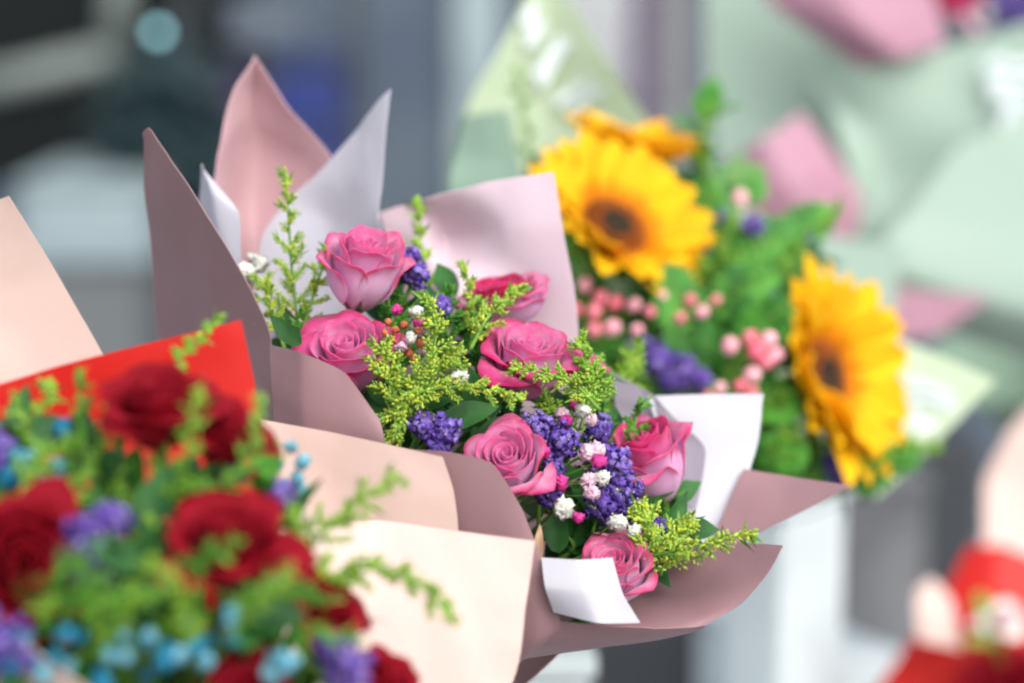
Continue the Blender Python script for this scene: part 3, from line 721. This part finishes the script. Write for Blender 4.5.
sp = [((100,560,.95),(120,500,.96),(118,450,.97),(112,400,.98)), ((140,560,.95),(150,500,.955),(160,460,.96),(150,420,.965)), ((200,520,.96),(225,490,.955),(250,450,.95),(262,400,.955)),
      ((180,640,.92),(180,580,.915),(205,560,.91),(240,540,.905)), ((120,640,.92),(135,600,.92),(140,560,.93),(150,520,.935)), ((260,640,.93),(270,600,.93),(290,590,.93),(330,600,.94)),
      ((60,520,.96),(45,480,.97),(30,430,.98),(12,395,.99)), ((220,640,.93),(240,610,.93),(260,600,.93),(280,610,.92)), ((150,520,.95),(180,480,.94),(190,430,.935),(200,390,.935)),
      ((80,520,.96),(85,460,.97),(80,420,.985),(78,370,1.0)), ((60,560,.95),(70,500,.96),(100,450,.965),(110,405,.965)), ((250,620,.93),(290,640,.93),(310,630,.92),(360,640,.92)),
      ((130,600,.93),(100,600,.92),(70,600,.91),(40,610,.905)), ((190,600,.93),(170,620,.92),(150,640,.91),(110,640,.905)), ((300,560,.98),(300,530,.98),(290,515,.98),(262,520,.98)),
      ((240,520,.97),(220,500,.965),(190,480,.96),(160,470,.955)),
      ((180,660,.90),(190,620,.895),(180,590,.89),(150,560,.89)), ((60,620,.9),(80,600,.895),(90,570,.89),(60,560,.89)), ((230,640,.90),(250,600,.895),(270,590,.89),(290,575,.89)),
      ((100,660,.89),(110,620,.885),(130,600,.88),(170,590,.88)),  ((20,500,.94),(30,470,.945),(60,450,.95),(80,440,.95))]
for i, p in enumerate(sp): spray(lab, p, 12, .012, .0012, 140 + i, m1=('rodb', 'leafb', 'rodg', 'fern')[i % 4], m2=('leafb', 'rodb', 'fern')[i % 3], group=gB, nbuds=14)
spray('thin green sprig bending up in front of the red paper', [(160,440,1.02),(172,390,1.03),(185,350,1.04),(222,318,1.05)], 12, .009, .0012, 170, m1='rodb', m2='rodg', group=None)
spray('slender green sprig standing at the left end of the red paper', [(30,470,1.0),(28,430,1.01),(48,400,1.02),(50,380,1.03)], 10, .011, .0012, 171, m1='rodb', m2='rodg', group=None)
spray('feathery green sprig pointing up across the peach paper', [(280,600,.97),(315,545,.98),(350,505,.99),(397,475,1.0)], 18, .022, .0011, 172, m1='rodb', m2='rodg', group=None, taper=.7)
spray('drooping green sprig bending down across the peach paper', [(300,590,.97),(350,570,.975),(410,578,.98),(449,612,.985)], 16, .014, .0012, 173, m1='rodb', m2='rodg', group=None, taper=.5)
rg = 'leafy stems filling the red bouquet'
for i, (a, b, c) in enumerate([((120,640,.98),(115,560,.98),(130,480,.98)),((180,640,.97),(170,560,.97),(180,500,.98)),((60,640,.97),(60,580,.98),(50,500,.99)),((240,660,.97),(260,600,.98),(260,560,.98)),
        ((100,560,1.0),(100,500,1.0),(90,460,1.0)),((200,560,1.0),(200,520,1.0),(210,490,1.01)),((20,640,.95),(0,580,.97),(0,500,.98)),((300,680,.98),(310,640,.99),(340,620,1.0)),((150,600,.95),(140,560,.94),(150,520,.94)),((290,560,1.0),(280,520,1.0),(270,470,1.01)),((330,700,.99),(290,660,.98),(260,640,.97)),((10,520,1.0),(20,470,1.01),(20,430,1.02)),((180,700,.95),(160,650,.94),(170,610,.93)),((150,680,.93),(200,600,.925),(130,560,.92)),((240,700,.93),(220,640,.93),(260,620,.92)),((60,700,.92),(90,640,.915),(50,600,.92)),((130,520,.97),(110,480,.98),(60,440,.99)),((190,520,.97),(220,500,.975),(230,480,.99))]):
    leafy('green leafy stem blurred between the dark red roses', [BR.lerp(V(*a), .6), V(*a), V(*b), V(*c)], 8, .034, .015, 180 + i, group=rg, m='leafb' if i % 3 == 0 else 'leaf')

# ================================================================== THE SUNFLOWER BOUQUET
BS = P(370, 700, 1.75)
ws = thing('bouquet_wrapping', 'pale green printed paper around the sunflower bouquet', 'wrapping paper', BS)
g1 = [[(535,-22,1.69),(545,-26,1.69),(555,-22,1.69)],
 [(500,50,1.68),(547,50,1.695),(600,50,1.68)],
 [(468,105,1.67),(550,110,1.70),(641,112,1.68)],
 [(452,170,1.66),(550,180,1.70),(680,175,1.68)],
 [(470,260,1.64),(560,270,1.69),(690,270,1.67)],
 [(560,440,1.66),(600,440,1.70),(680,440,1.66)]]
sheet(ws, 'paper_sheet', g1, 'green', 'greend', seed=30)
sheet(ws, 'paper_sheet', [
 [(462,116,1.62),(485,112,1.615),(508,110,1.61)],
 [(452,152,1.62),(485,150,1.61),(517,155,1.60)],
 [(448,190,1.61),(485,195,1.60),(530,200,1.59)],
 [(470,300,1.61),(520,300,1.60),(570,300,1.59)]], 'greend', 'green', seed=31)
sheet(ws, 'paper_sheet', [
 [(862,325,1.66),(928,350,1.66),(997,380,1.65)],
 [(870,410,1.63),(915,415,1.64),(972,405,1.645)],
 [(876,500,1.61),(900,478,1.62),(937,441,1.63)]], 'green', 'greend', seed=32)
sheet(ws, 'paper_sheet', [
 [(690,180,1.72),(780,230,1.76),(870,330,1.70)],
 [(680,320,1.70),(760,380,1.74),(860,430,1.68)],
 [(620,480,1.68),(740,480,1.70),(872,480,1.64)],
 [(560,560,1.70),(620,560,1.72),(690,540,1.70)]], 'green', 'greend', seed=33)
sheet(ws, 'paper_sheet', [
 [(560,420,1.56),(680,450,1.53),(770,470,1.54),(860,488,1.60)],
 [(560,500,1.62),(640,520,1.60),(710,515,1.60),(770,505,1.63)],
 [(630,640,1.72),(680,640,1.70),(720,640,1.71),(760,640,1.73)],
 [(660,800,1.82),(690,800,1.82),(710,800,1.82),(730,800,1.82)]][:2] , 'greend', 'green', seed=34)
cone_wrap(ws, P(620, 480, 1.68), BS, .06, .02, 'greend')
def strokes(parent, segs, d, wpx, name='printed_lettering'):
    mb = MB()
    for seg in segs:
        pts = refine(np.array([tuple(P(x, y, dd)) for x, y, dd in seg]), 6); pts = [Vector(p) for p in pts]; w = S(wpx, d)
        fw = D(0, 0, 1)
        G = []
        for i, p in enumerate(pts):
            t = (pts[min(i + 1, len(pts) - 1)] - pts[max(0, i - 1)]).normalized(); q = t.cross(fw).normalized(); G.append([p + q * w * u for u in (-.5, 0, .5)])
        mb.grid(G)
    o = mb.build(name, M['print'], parent, smooth=False); md = o.modifiers.new('t', 'SOLIDIFY'); md.thickness = .0004
    return o
strokes(ws, [[(522,24,1.680),(534,8,1.682),(528,45,1.683),(545,22,1.684)],[(536,78,1.686),(548,58,1.687),(556,45,1.687),(560,36,1.686)],[(540,86,1.688),(552,66,1.689),(562,50,1.687),(570,40,1.684)],
  [(556,104,1.69),(570,92,1.689),(580,86,1.686),(592,80,1.68)],[(566,112,1.69),(578,104,1.686),(590,95,1.682),(604,90,1.674)]], 1.69, 8)
strokes(ws, [[(906,386,1.642),(922,383,1.643),(940,390,1.643),(954,396,1.643)],[(908,400,1.64),(925,398,1.641),(942,404,1.642),(956,408,1.642)],[(905,420,1.636),(915,412,1.637),(926,424,1.638),(936,418,1.638)],[(914,432,1.634),(922,426,1.635),(930,434,1.635)]], 1.64, 9)

sunflower('large sunflower with cupped petals directly behind the lilac pink paper corner', 613, 228, 1.50, 104, (.38, .58, .72), BS, 201, cup=.5, rd=.37)
sunflower('sunflower turned sideways lowest in the sunflower bouquet', 820, 378, 1.52, 119, (.72, .14, .62), BS, 202, cup=.6, rd=.36)
sunflower('half hidden sunflower behind the large one at the printed green paper', 628, 160, 1.60, 80, (.1, .9, .2), BS, 203, cup=.75, rd=.34)
statice('blurred purple statice above the white flap of the pink bouquet', [(640,352,1.46,15),(660,362,1.45,16),(684,372,1.45,15),(700,380,1.45,10),(672,378,1.45,12)], BS, 211)
statice('purple statice before the pink paper behind the sunflowers', [(752,226,1.55,10),(778,230,1.56,10),(805,242,1.56,9),(725,220,1.56,8)], BS, 212)
statice('small purple statice among ferns between both big sunflowers', [(760,290,1.5,11),(746,298,1.5,8)], BS, 213)
statice('purple statice hanging under the sideways sunflower', [(836,465,1.5,12),(840,480,1.5,10)], BS, 214)
R2 = random.Random(4)
berries('pink berry sprig below the large sunflower', [(585,285,1.47,8,'berryl'),(600,298,1.47,9,'berry'),(615,303,1.47,9,'berry'),(594,312,1.46,9,'berry'),(612,328,1.46,10,'berryl'),(594,330,1.46,9,'berry'),(634,305,1.47,8,'berryl'),(637,330,1.46,7,'berryl'),(576,310,1.47,8,'berry')], 221, BS)
berries('pink berry sprig beside the petals of the sideways sunflower', [(730,346,1.45,10,'berryl'),(750,338,1.45,9,'berry'),(756,352,1.45,10,'berry'),(768,340,1.45,10,'berryl'),(775,355,1.45,9,'berryl'),(766,362,1.45,9,'berry'),(752,375,1.44,10,'berryl'),(740,386,1.44,8,'berry')], 222, BS)
berries('pink berries high in the sunflower bouquet before the pink paper', [(740,198,1.57,9,'berryl'),(745,290,1.5,7,'berry'),(738,305,1.5,6,'berryl')], 223, BS)
fl = 'bright green fern frond filling the sunflower bouquet'
for i, p in enumerate([((690,380,1.5),(690,340,1.48),(680,300,1.47),(665,270,1.47)), ((720,400,1.5),(735,370,1.48),(760,330,1.47),(790,300,1.47)), ((730,440,1.5),(730,420,1.48),(735,400,1.47),(755,380,1.46)), ((640,400,1.55),(680,330,1.52),(700,290,1.50),(730,255,1.49)), ((680,360,1.55),(710,320,1.50),(740,290,1.48),(780,270,1.47)), ((640,340,1.55),(660,310,1.52),(690,290,1.5),(720,300,1.49)),
      ((720,300,1.58),(725,260,1.57),(715,220,1.56),(705,180,1.57)), ((740,460,1.53),(750,420,1.50),(770,400,1.48),(790,420,1.47)), ((760,300,1.56),(780,260,1.56),(800,230,1.57),(835,210,1.58)),
      ((700,420,1.54),(720,380,1.50),(730,350,1.49),(720,310,1.49)), ((760,480,1.52),(770,440,1.5),(760,410,1.49),(740,390,1.48)), ((620,400,1.52),(610,370,1.5),(600,340,1.49),(585,300,1.49)),
      ((780,480,1.52),(820,470,1.52),(870,460,1.55),(930,455,1.58)), ((850,480,1.53),(870,470,1.54),(890,450,1.55),(905,440,1.57)), ((660,260,1.6),(690,220,1.6),(740,180,1.6),(760,200,1.6)),
      ((760,480,1.5),(770,470,1.48),(780,455,1.47),(800,450,1.47)), ((720,260,1.56),(750,250,1.55),(780,240,1.55),(800,260,1.55))]):
    fernspray(fl, p, 10, .021, 230 + i, m=('fern', 'leafb')[i % 2])
statice('two purple statice heads right of the large sunflower under the pink paper', [(712,262,1.5,8),(724,276,1.5,9),(700,250,1.51,7)], BS, 216)
berries('loose pink berries in the ferns midway between both sunflowers', [(690,300,1.47,7,'berry'),(702,312,1.47,8,'berryl'),(680,318,1.47,7,'berry'),(716,300,1.47,6,'berry'),(662,296,1.47,7,'berryl'),(650,312,1.46,7,'berry')], 224, BS)
berries('few coral berries low beside the white paper flap', [(752,392,1.44,7,'berry'),(742,404,1.44,7,'berry'),(720,388,1.44,7,'berryl'),(708,396,1.44,6,'berry')], 225, BS)
sg = 'yellow green sprigs among the sunflowers'
for i, p in enumerate([((760,300,1.54),(790,260,1.53),(820,225,1.53),(842,205,1.54)), ((700,240,1.56),(708,190,1.56),(704,140,1.57),(710,105,1.58)), ((560,260,1.62),(535,190,1.62),(525,120,1.62),(515,70,1.62)), ((850,480,1.5),(880,460,1.5),(910,445,1.51),(940,450,1.52)),
        ((640,420,1.48),(650,395,1.46),(640,370,1.45),(625,350,1.45)), ((700,320,1.5),(730,300,1.49),(760,270,1.48),(790,262,1.48)), ((680,330,1.5),(690,300,1.49),(700,270,1.49),(740,255,1.49)), ((740,440,1.48),(750,420,1.47),(760,400,1.47),(790,395,1.47)),
        ((700,300,1.5),(720,270,1.49),(725,230,1.49),(735,215,1.5)), ((760,470,1.48),(780,450,1.47),(790,430,1.47),(800,470,1.47))]):
    spray('thin yellow green sprig blurred among the sunflowers and ferns', p, 14, .016, .0013, 600 + i, m1='rodb', m2='fern', group=sg, nbuds=16)
lg = 'leafy stems filling the sunflower bouquet'
for i, (a, b, c) in enumerate([((620,400,1.58),(620,360,1.58),(600,310,1.58)),((700,420,1.57),(700,360,1.56),(680,320,1.55)),((760,420,1.56),(760,370,1.55),(790,350,1.54)),((720,360,1.6),(730,300,1.6),(740,250,1.6)),
        ((780,330,1.6),(790,290,1.6),(800,260,1.6)),((640,330,1.6),(640,300,1.6),(660,290,1.6)),((800,480,1.57),(830,470,1.57),(870,460,1.58)),((760,470,1.55),(740,440,1.53),(760,400,1.5)),((680,300,1.6),(700,240,1.6),(700,190,1.62)),((590,350,1.58),(580,300,1.57),(575,260,1.57)),((740,470,1.57),(700,450,1.55),(680,410,1.54)),((700,330,1.57),(730,320,1.55),(760,320,1.53)),((560,260,1.63),(550,220,1.62),(540,190,1.61)),((690,230,1.62),(700,160,1.62),(705,115,1.62))]):
    leafy('green leafy stem blurred between the sunflowers', [BS.lerp(V(*a), .7), V(*a), V(*b), V(*c)], 9, .05, .02, 250 + i, group=lg, m='leafb' if i % 2 else 'leaf')

# ================================================================== GREEN AND PINK WRAPPED BOUQUETS FURTHER BACK
BT = P(1120, 520, 2.4)
wt = thing('bouquet_wrapping', 'large far bouquet wrapping of pale green and pink sheets with white print', 'wrapping paper', BT)
def sh(w, net, f, b, seed, cr=.0006): sheet(w, 'paper_sheet', net, f, b, seed=seed, crumple=cr)
sh(wt, [[(705,-50,2.22),(770,-50,2.21),(860,-40,2.2)],[(706,30,2.22),(770,40,2.21),(860,50,2.2)],[(708,100,2.22),(780,110,2.21),(870,120,2.2)],[(722,180,2.22),(790,190,2.21),(880,220,2.2)],[(800,300,2.24),(850,300,2.25),(920,300,2.22)]], 'greenl', 'greend', 40)
sh(wt, [[(740,-40,2.12),(830,-40,2.1),(925,-40,2.12)],[(772,5,2.12),(850,5,2.09),(935,0,2.12)],[(815,35,2.12),(870,35,2.09),(940,22,2.12)],[(860,68,2.12),(900,58,2.10),(944,44,2.12)]], 'pinkp', 'pinkp', 41)
sh(wt, [[(720,165,2.06),(762,140,2.03),(801,113,2.05)],[(735,200,2.04),(790,185,2.02),(838,160,2.05)],[(760,235,2.04),(810,225,2.03),(862,200,2.06)],[(790,262,2.05),(830,255,2.05),(852,243,2.06)]], 'pinkp', 'pinkp', 42)
sh(wt, [[(800,70,2.14),(860,66,2.12),(945,48,2.14),(1050,15,2.12)],[(830,110,2.14),(880,120,2.135),(945,110,2.13),(1060,90,2.12)],[(850,170,2.12),(890,180,2.14),(960,150,2.125),(1070,160,2.1)],[(860,240,2.12),(900,240,2.13),(980,230,2.13),(1080,240,2.1)],[(900,330,2.2),(940,330,2.2),(1000,330,2.2),(1080,330,2.2)]], 'greenl', 'greend', 43)
sh(wt, [[(958,146,2.06),(1020,120,2.065),(1090,90,2.07)],[(912,208,2.05),(1000,220,2.055),(1100,220,2.06)],[(868,268,2.04),(980,300,2.045),(1100,330,2.05)],[(930,330,2.12),(1000,350,2.1),(1100,390,2.12)]], 'greenl', 'greend', 44)
sh(wt, [[(888,285,1.98),(930,292,1.98),(990,296,1.98)],[(880,312,1.98),(920,318,1.98),(962,318,1.98)],[(874,335,1.98),(905,338,1.98),(935,335,1.98)]], 'pinkp', 'pinkp', 45)
sh(wt, [[(800,235,1.95),(850,238,1.95),(905,246,1.95)],[(810,262,1.95),(850,262,1.95),(900,268,1.95)],[(830,330,1.95),(860,340,1.95),(890,350,1.95)]], 'greenl', 'greend', 46)
strokes(wt, [[(985,70,2.11),(1000,60,2.11),(1015,66,2.11),(1040,58,2.11)],[(988,84,2.11),(1004,78,2.11),(1020,84,2.11),(1040,74,2.11)],[(994,100,2.105),(1000,86,2.105),(1012,104,2.105),(1030,92,2.105)],[(1000,128,2.10),(1012,112,2.10),(1024,126,2.10),(1040,110,2.10)]], 2.1, 10)
cone_wrap(wt, P(1050, 330, 2.3), BT, .12, .03, 'greend')
rose('rose', 'blurred magenta rose at the top picture edge over the pink paper', 955, -4, 2.2, 30, (0, .8, .6), BT, 301, 'hrose', 'hrose')
statice('deep purple statice in the far bouquet at the top picture corner', [(1000,8,2.2,20),(1020,14,2.2,20),(1035,0,2.2,20)], BT, 302)
babys('pale blossoms between the magenta rose and deep purple statice', [(975,30,2.15,8,'blush'),(968,22,2.15,8,'blush'),(985,14,2.15,7,'white')], 303, BT)

# ================================================================== SECOND RED BOUQUET (far corner)
B2 = P(1090, 900, 2.2)
w2 = thing('bouquet_wrapping', 'far red and peach bouquet wrapping cut off at the lower corner', 'wrapping paper', B2)
sh(w2, [[(1010,430,2.05),(1040,400,2.05),(1080,400,2.05)],[(985,480,2.05),(1030,470,2.06),(1090,460,2.05)],[(984,540,2.04),(1030,540,2.06),(1090,540,2.05)],[(975,580,2.02),(1030,600,2.04),(1090,600,2.05)]], 'peach', 'redp', 50)
sh(w2, [[(968,548,1.99),(1000,545,1.98),(1040,560,1.98)],[(940,600,1.98),(990,600,1.96),(1040,610,1.96)],[(893,665,1.97),(960,660,1.95),(1040,665,1.95)],[(850,730,1.97),(950,735,1.96),(1060,740,1.97)]], 'redp', 'peach', 51)
sh(w2, [[(916,590,1.93),(932,578,1.93),(952,600,1.94)],[(915,612,1.92),(935,612,1.92),(958,628,1.93)],[(918,640,1.92),(940,645,1.92),(962,650,1.93)]], 'peach', 'redp', 52)
cone_wrap(w2, P(1020, 760, 2.05), B2, .08, .03, 'redp')
rose('rose', 'far red rose in the lower corner bouquet', 990, 690, 1.92, 34, (-.1, .8, .6), B2, 311, 'rrose', 'rrose', petals=(3, 4, 5, 3))
rose('rose', 'far cream rose beside green leaves in the corner bouquet', 1000, 622, 1.92, 22, (-.1, .8, .6), B2, 312, 'blush', 'white', petals=(3, 4, 5, 3))
rose('rose', 'second far red rose cut off by the lower picture corner', 1030, 672, 1.92, 32, (-.1, .8, .6), B2, 313, 'rrose', 'rrose', petals=(3, 4, 5, 3))
leafy('green leafy stem below the far cream rose', [B2.lerp(P(990,640,1.92), .7), P(1000,660,1.92), P(990,630,1.9), P(985,612,1.9)], 4, .03, .014, 314, m='calyx', group=None)

# ================================================================== SETTING
def smat(name, col, col2=None, **k): return mat(name, col, col2, **k)
G_ = {
 'ground': smat('pavement', '#8A8C8E', '#96989A', scale=6, rough=.85, bump=.004, bscale=30),
 'slate': smat('slate_wall', '#485464', '#54606C', scale=2.5, rough=.7, bump=.002, bscale=20),
 'dark': smat('dark_interior', '#17191C', '#20262A', scale=3, rough=.5), 'frame': smat('pale_frame', '#78827F', rough=.5),
 'glass': smat('tinted_glass', '#0B1214', rough=.4, spec=.2), 'navy': smat('navy_plastic', '#2A3A78', '#223066', scale=8, rough=.45),
 'plum': smat('plum_plastic', '#4A2C58', rough=.5), 'teal': smat('teal_plastic', '#1B6376', rough=.4), 'hedge': smat('dark_foliage', '#223438', '#2C4246', scale=30, rough=.6),
 'cab': smat('grey_cabinet', '#84949A', '#94A4A6', scale=4, rough=.5), 'brown': smat('grey_brown', '#62676A', rough=.7),
 'whitep': smat('white_board', '#C8D2D6', '#BEC9CC', scale=10, rough=.45), 'greyp': smat('grey_panel', '#A4A8AA', '#8E9294', scale=6, rough=.6),
 'glint': smat('glint_glow', '#8FC6CF', rough=.5, emit=2.0), 'metal': smat('dark_metal', '#3A3E42', rough=.4), 'sil': smat('silver_strip', '#5C6672', rough=.4),  # the teal emission imitates a blurred reflection
 'crate': smat('grey_crate', '#7C7E82', '#6A6C70', scale=12, rough=.6),
}
def struct(name, mb, m, **k): o = mb.build(name, m, smooth=False, **k); tag(o, None, None, kind='structure'); return o
mb = MB(); mb.add([(-40, -5, 0), (40, -5, 0), (40, 60, 0), (-40, 60, 0)], [(0, 1, 2, 3)]); struct('pavement', mb, G_['ground'])
def W5(px, py, y):
    """point on the vertical plane at world y seen at this pixel"""
    q = P(px, py, 1) - CAM; return CAM + q * (y / q.y)
def bx(parent, name, px0, py0, px1, py1, y, depth, m, bevel=.01, floor=False):
    a = W5(px0, py0, y); b = W5(px1, py1, y); mb = MB()
    z0 = 0.0 if floor else min(a.z, b.z)
    mb.box((min(a.x, b.x), y, z0), (max(a.x, b.x), y + depth, max(a.z, b.z)), 0)
    return mb.build(name, G_[m], parent, smooth=False, bevel=bevel)
# shop front: a wall with a framed dark window and a door bay
Y = 5.4
shop = thing('shop_front', 'blurred slate grey shop front with dark windows across the back', 'building', (0, Y, 0))
mb = MB(); mb.box((-3.2, Y, 0), (4.2, Y + .25, 3.2)); mb.build('wall', G_['slate'], shop, smooth=False)
mb = MB(); a = W5(-420, 0, Y); b = W5(262, 185, Y); mb.box((a.x, Y - .02, b.z), (b.x, Y, 3.0)); mb.build('window', G_['glass'], shop, smooth=False)
wf = MB()
a = W5(-60, 96, Y - .04); b = W5(114, 56, Y - .04); c = W5(122, -60, Y - .04)
wf.tube([a, b], .034, 8); wf.tube([b, c], .032, 8); wf.build('window_frame', G_['frame'], shop)
for (px, w_, m) in ((585, 90, 'greyp'), (640, 20, 'plum'), (672, 50, 'crate'), (478, 46, 'cab')):
    a = W5(px - w_ / 2, 0, Y - .01); b = W5(px + w_ / 2, 0, Y - .01); mb = MB(); mb.box((a.x, Y - .03, .4), (b.x, Y - .006, 3.0)); mb.build('wall_panel', G_[m], shop, smooth=False)
def back(name, label, cat, px0, py0, px1, py1, y, dp, m, lid=None):
    a = W5(px0, py0, y); b = W5(px1, py1, y)
    t = thing(name, label, cat, ((a.x + b.x) / 2, y, min(a.z, b.z)))
    bx(t, 'body', px0, py0, px1, py1, y, dp, m, .015)
    if lid:
        bx(t, 'lid', px0 - 4, py0 - 8, px1 + 4, py0 - 1, y - .01, dp + .02, lid, .008)
    return t
def shelfunit():
    y = 4.75; a = W5(170, 215, y); b = W5(345, 215, y); t = thing('display_shelf', 'dark shelf holding blurred coloured boxes behind the pink paper', 'shelf', ((a.x + b.x) / 2, y, 0))
    for py in (215, 126, 62):
        z = W5(0, py, y).z; mb = MB(); mb.box((a.x, y, z - .02), (b.x, y + .35, z)); mb.build('shelf_board', G_['metal'], t, smooth=False)
    for x in (a.x, b.x):
        mb = MB(); mb.box((x - .015, y + .3, 0), (x + .015, y + .33, 1.9)); mb.build('upright', G_['metal'], t, smooth=False)
shelfunit()
back('storage_box', 'blurred navy blue box behind the tall pink paper peak', 'box', 270, 64, 338, 126, 4.75, .3, 'navy', 'navy')
back('storage_box', 'blurred plum coloured box left of the navy one', 'box', 200, 76, 245, 126, 4.75, .28, 'plum', 'navy')
back('storage_box', 'blurred teal box on the lower shelf beside the pink paper', 'box', 206, 146, 244, 215, 4.75, .28, 'teal', 'teal')
back('storage_box', 'deep blue box on the lower shelf hidden behind the pink paper', 'box', 256, 140, 345, 215, 4.75, .28, 'navy', 'navy')
back('storage_box', 'pale grey lilac box on the upper shelf at the top picture edge', 'box', 225, 6, 300, 46, 4.75, .25, 'sil', 'sil')
# glowing globe stands in for a bokeh reflection; cap and cord are added
c = W5(158, 32, 3.6); t = thing('glint_globe', 'small glowing pale teal ball added for a blurred reflection at the top of the background', 'glint', c)
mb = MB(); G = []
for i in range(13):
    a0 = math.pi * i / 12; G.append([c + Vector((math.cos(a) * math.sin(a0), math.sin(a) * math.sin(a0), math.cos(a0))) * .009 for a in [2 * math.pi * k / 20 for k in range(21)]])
mb.grid(G); mb.build('globe', G_['glint'], t)
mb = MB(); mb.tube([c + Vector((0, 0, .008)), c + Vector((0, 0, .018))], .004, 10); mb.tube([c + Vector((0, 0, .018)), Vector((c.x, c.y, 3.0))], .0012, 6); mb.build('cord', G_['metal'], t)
# shrub in pot
c = W5(172, 150, 4.6); rn = random.Random(77)
t = thing('potted_shrub', 'dark green shrub blurred between window and coloured boxes', 'plant', (c.x, 4.6, 0))
mb = MB()
for k in range(500):
    v = Vector((rn.gauss(0, .5), rn.gauss(0, .5), rn.gauss(0, .6))); v = v if v.length < 1.2 else v.normalized() * rn.uniform(.6, 1.1)
    p = Vector((c.x, 4.6, c.z)) + Vector((v.x * .12, v.y * .13, v.z * .17)); leaf_mesh(p, Vector((rn.uniform(-1, 1), rn.uniform(-1, 1), rn.uniform(-.4, 1))).normalized(), Vector((0, -.5, 1)).normalized(), .07, .03, rn, .2, .2, 0, mb, 3)
mb.build('foliage', G_['hedge'], t)
mb = MB(); mb.tube([Vector((c.x, 4.6, .4)), Vector((c.x + .01, 4.6, .8)), Vector((c.x, 4.6, c.z))], .014, 8); mb.build('trunk', G_['brown'], t)
mb = MB(); mb.tube([Vector((c.x, 4.6, 0)), Vector((c.x, 4.6, .42))], .12, 16, r2=.16); mb.build('pot', G_['metal'], t)
# grey cabinet
t = back('cabinet', 'pale grey green cabinet blurred behind the peach paper tip', 'cabinet', 15, 190, 150, 268, 4.3, .5, 'cab', 'cab')
a = W5(15, 268, 4.32); b = W5(150, 268, 4.32); mb = MB(); mb.box((a.x + .02, 4.32, 0), (b.x - .02, 4.78, a.z - .004)); mb.build('base', G_['brown'], t, smooth=False)

def pedestal(label, px0, px1, pytop, d, dep, mf, rot=0.0, name='display_stand'):
    c = P((px0 + px1) / 2, pytop, d); w = S(px1 - px0, d)
    t = thing(name, label, 'display stand', (c.x, c.y, 0)); 
    Rm = Matrix.Rotation(rot, 3, 'Z'); mb = MB()
    mb.box((-w / 2, 0, .0), (w / 2, dep, c.z - .02)); mb.v = [tuple(Vector((c.x, c.y, 0)) + Rm @ Vector(v)) for v in mb.v]; mb.build('body', G_[mf], t, smooth=False, bevel=.006)
    mb = MB(); mb.box((-w / 2 - .004, -.004, c.z - .018), (w / 2 + .004, dep + .004, c.z)); mb.v = [tuple(Vector((c.x, c.y, 0)) + Rm @ Vector(v)) for v in mb.v]; mb.build('top', G_[mf], t, smooth=False, bevel=.004)
    return t
pedestal('tall white display stand under the sunflower bouquet', 716, 790, 492, 1.96, .10, 'whitep', math.radians(-38))
pedestal('low white stand peeking out under the pink bouquet', 380, 592, 655, 1.62, .25, 'whitep', math.radians(4))
pedestal('grey ribbed stand behind the tall white one', 838, 930, 478, 2.7, .3, 'crate', .1)
pedestal('dark box behind the grey stand near the corner bouquet', 915, 985, 445, 3.4, .3, 'metal', 0)
pedestal('white low stand beside the far corner bouquet', 830, 905, 655, 2.4, .3, 'whitep', .5)
pedestal('dark slate stand between the two white stands', 590, 700, 610, 2.6, .3, 'metal', 0)

# ================================================================== CAMERA, LIGHT, WORLD
cd = bpy.data.cameras.new('camera'); cam = bpy.data.objects.new('camera', cd); COL.objects.link(cam)
cam.location = CAM; cam.rotation_euler = (math.radians(90) + PITCH, 0, 0)
cd.lens = LENS; cd.sensor_width = SENS; cd.clip_start = .05; cd.clip_end = 300
cd.dof.use_dof = True; cd.dof.focus_distance = 1.165; cd.dof.aperture_fstop = 2.6; cd.dof.aperture_blades = 9
scene.camera = cam

EL, AZ = math.radians(46), math.radians(150)   # azimuth measured clockwise from +Y
w = bpy.data.worlds.new('World'); scene.world = w; w.use_nodes = True
nt = w.node_tree; bg = nt.nodes['Background']
sky = nt.nodes.new('ShaderNodeTexSky'); sky.sky_type = 'NISHITA'; sky.sun_disc = False
sky.sun_elevation = EL; sky.sun_rotation = AZ; sky.dust_density = 4; sky.air_density = 1.2
hs = nt.nodes.new('ShaderNodeHueSaturation'); hs.inputs['Saturation'].default_value = .45
nt.links.new(sky.outputs[0], hs.inputs['Color']); nt.links.new(hs.outputs[0], bg.inputs['Color']); bg.inputs[1].default_value = .15
sl = bpy.data.lights.new('sun', 'SUN'); sl.energy = .7; sl.angle = math.radians(60); sl.color = (1, .975, .95)
so = bpy.data.objects.new('sun', sl); COL.objects.link(so)
sd = Vector((math.sin(AZ) * math.cos(EL), math.cos(AZ) * math.cos(EL), math.sin(EL)))
so.rotation_euler = sd.to_track_quat('Z', 'Y').to_euler()
vs = scene.view_settings; scene.display_settings.display_device = 'sRGB'
vs.view_transform = 'Standard'; vs.look = 'None'; vs.exposure = 0.9; vs.gamma = 1
scene.render.engine = 'CYCLES'; scene.cycles.use_denoising = True; scene.cycles.max_bounces = 8; scene.cycles.filter_width = 2.1
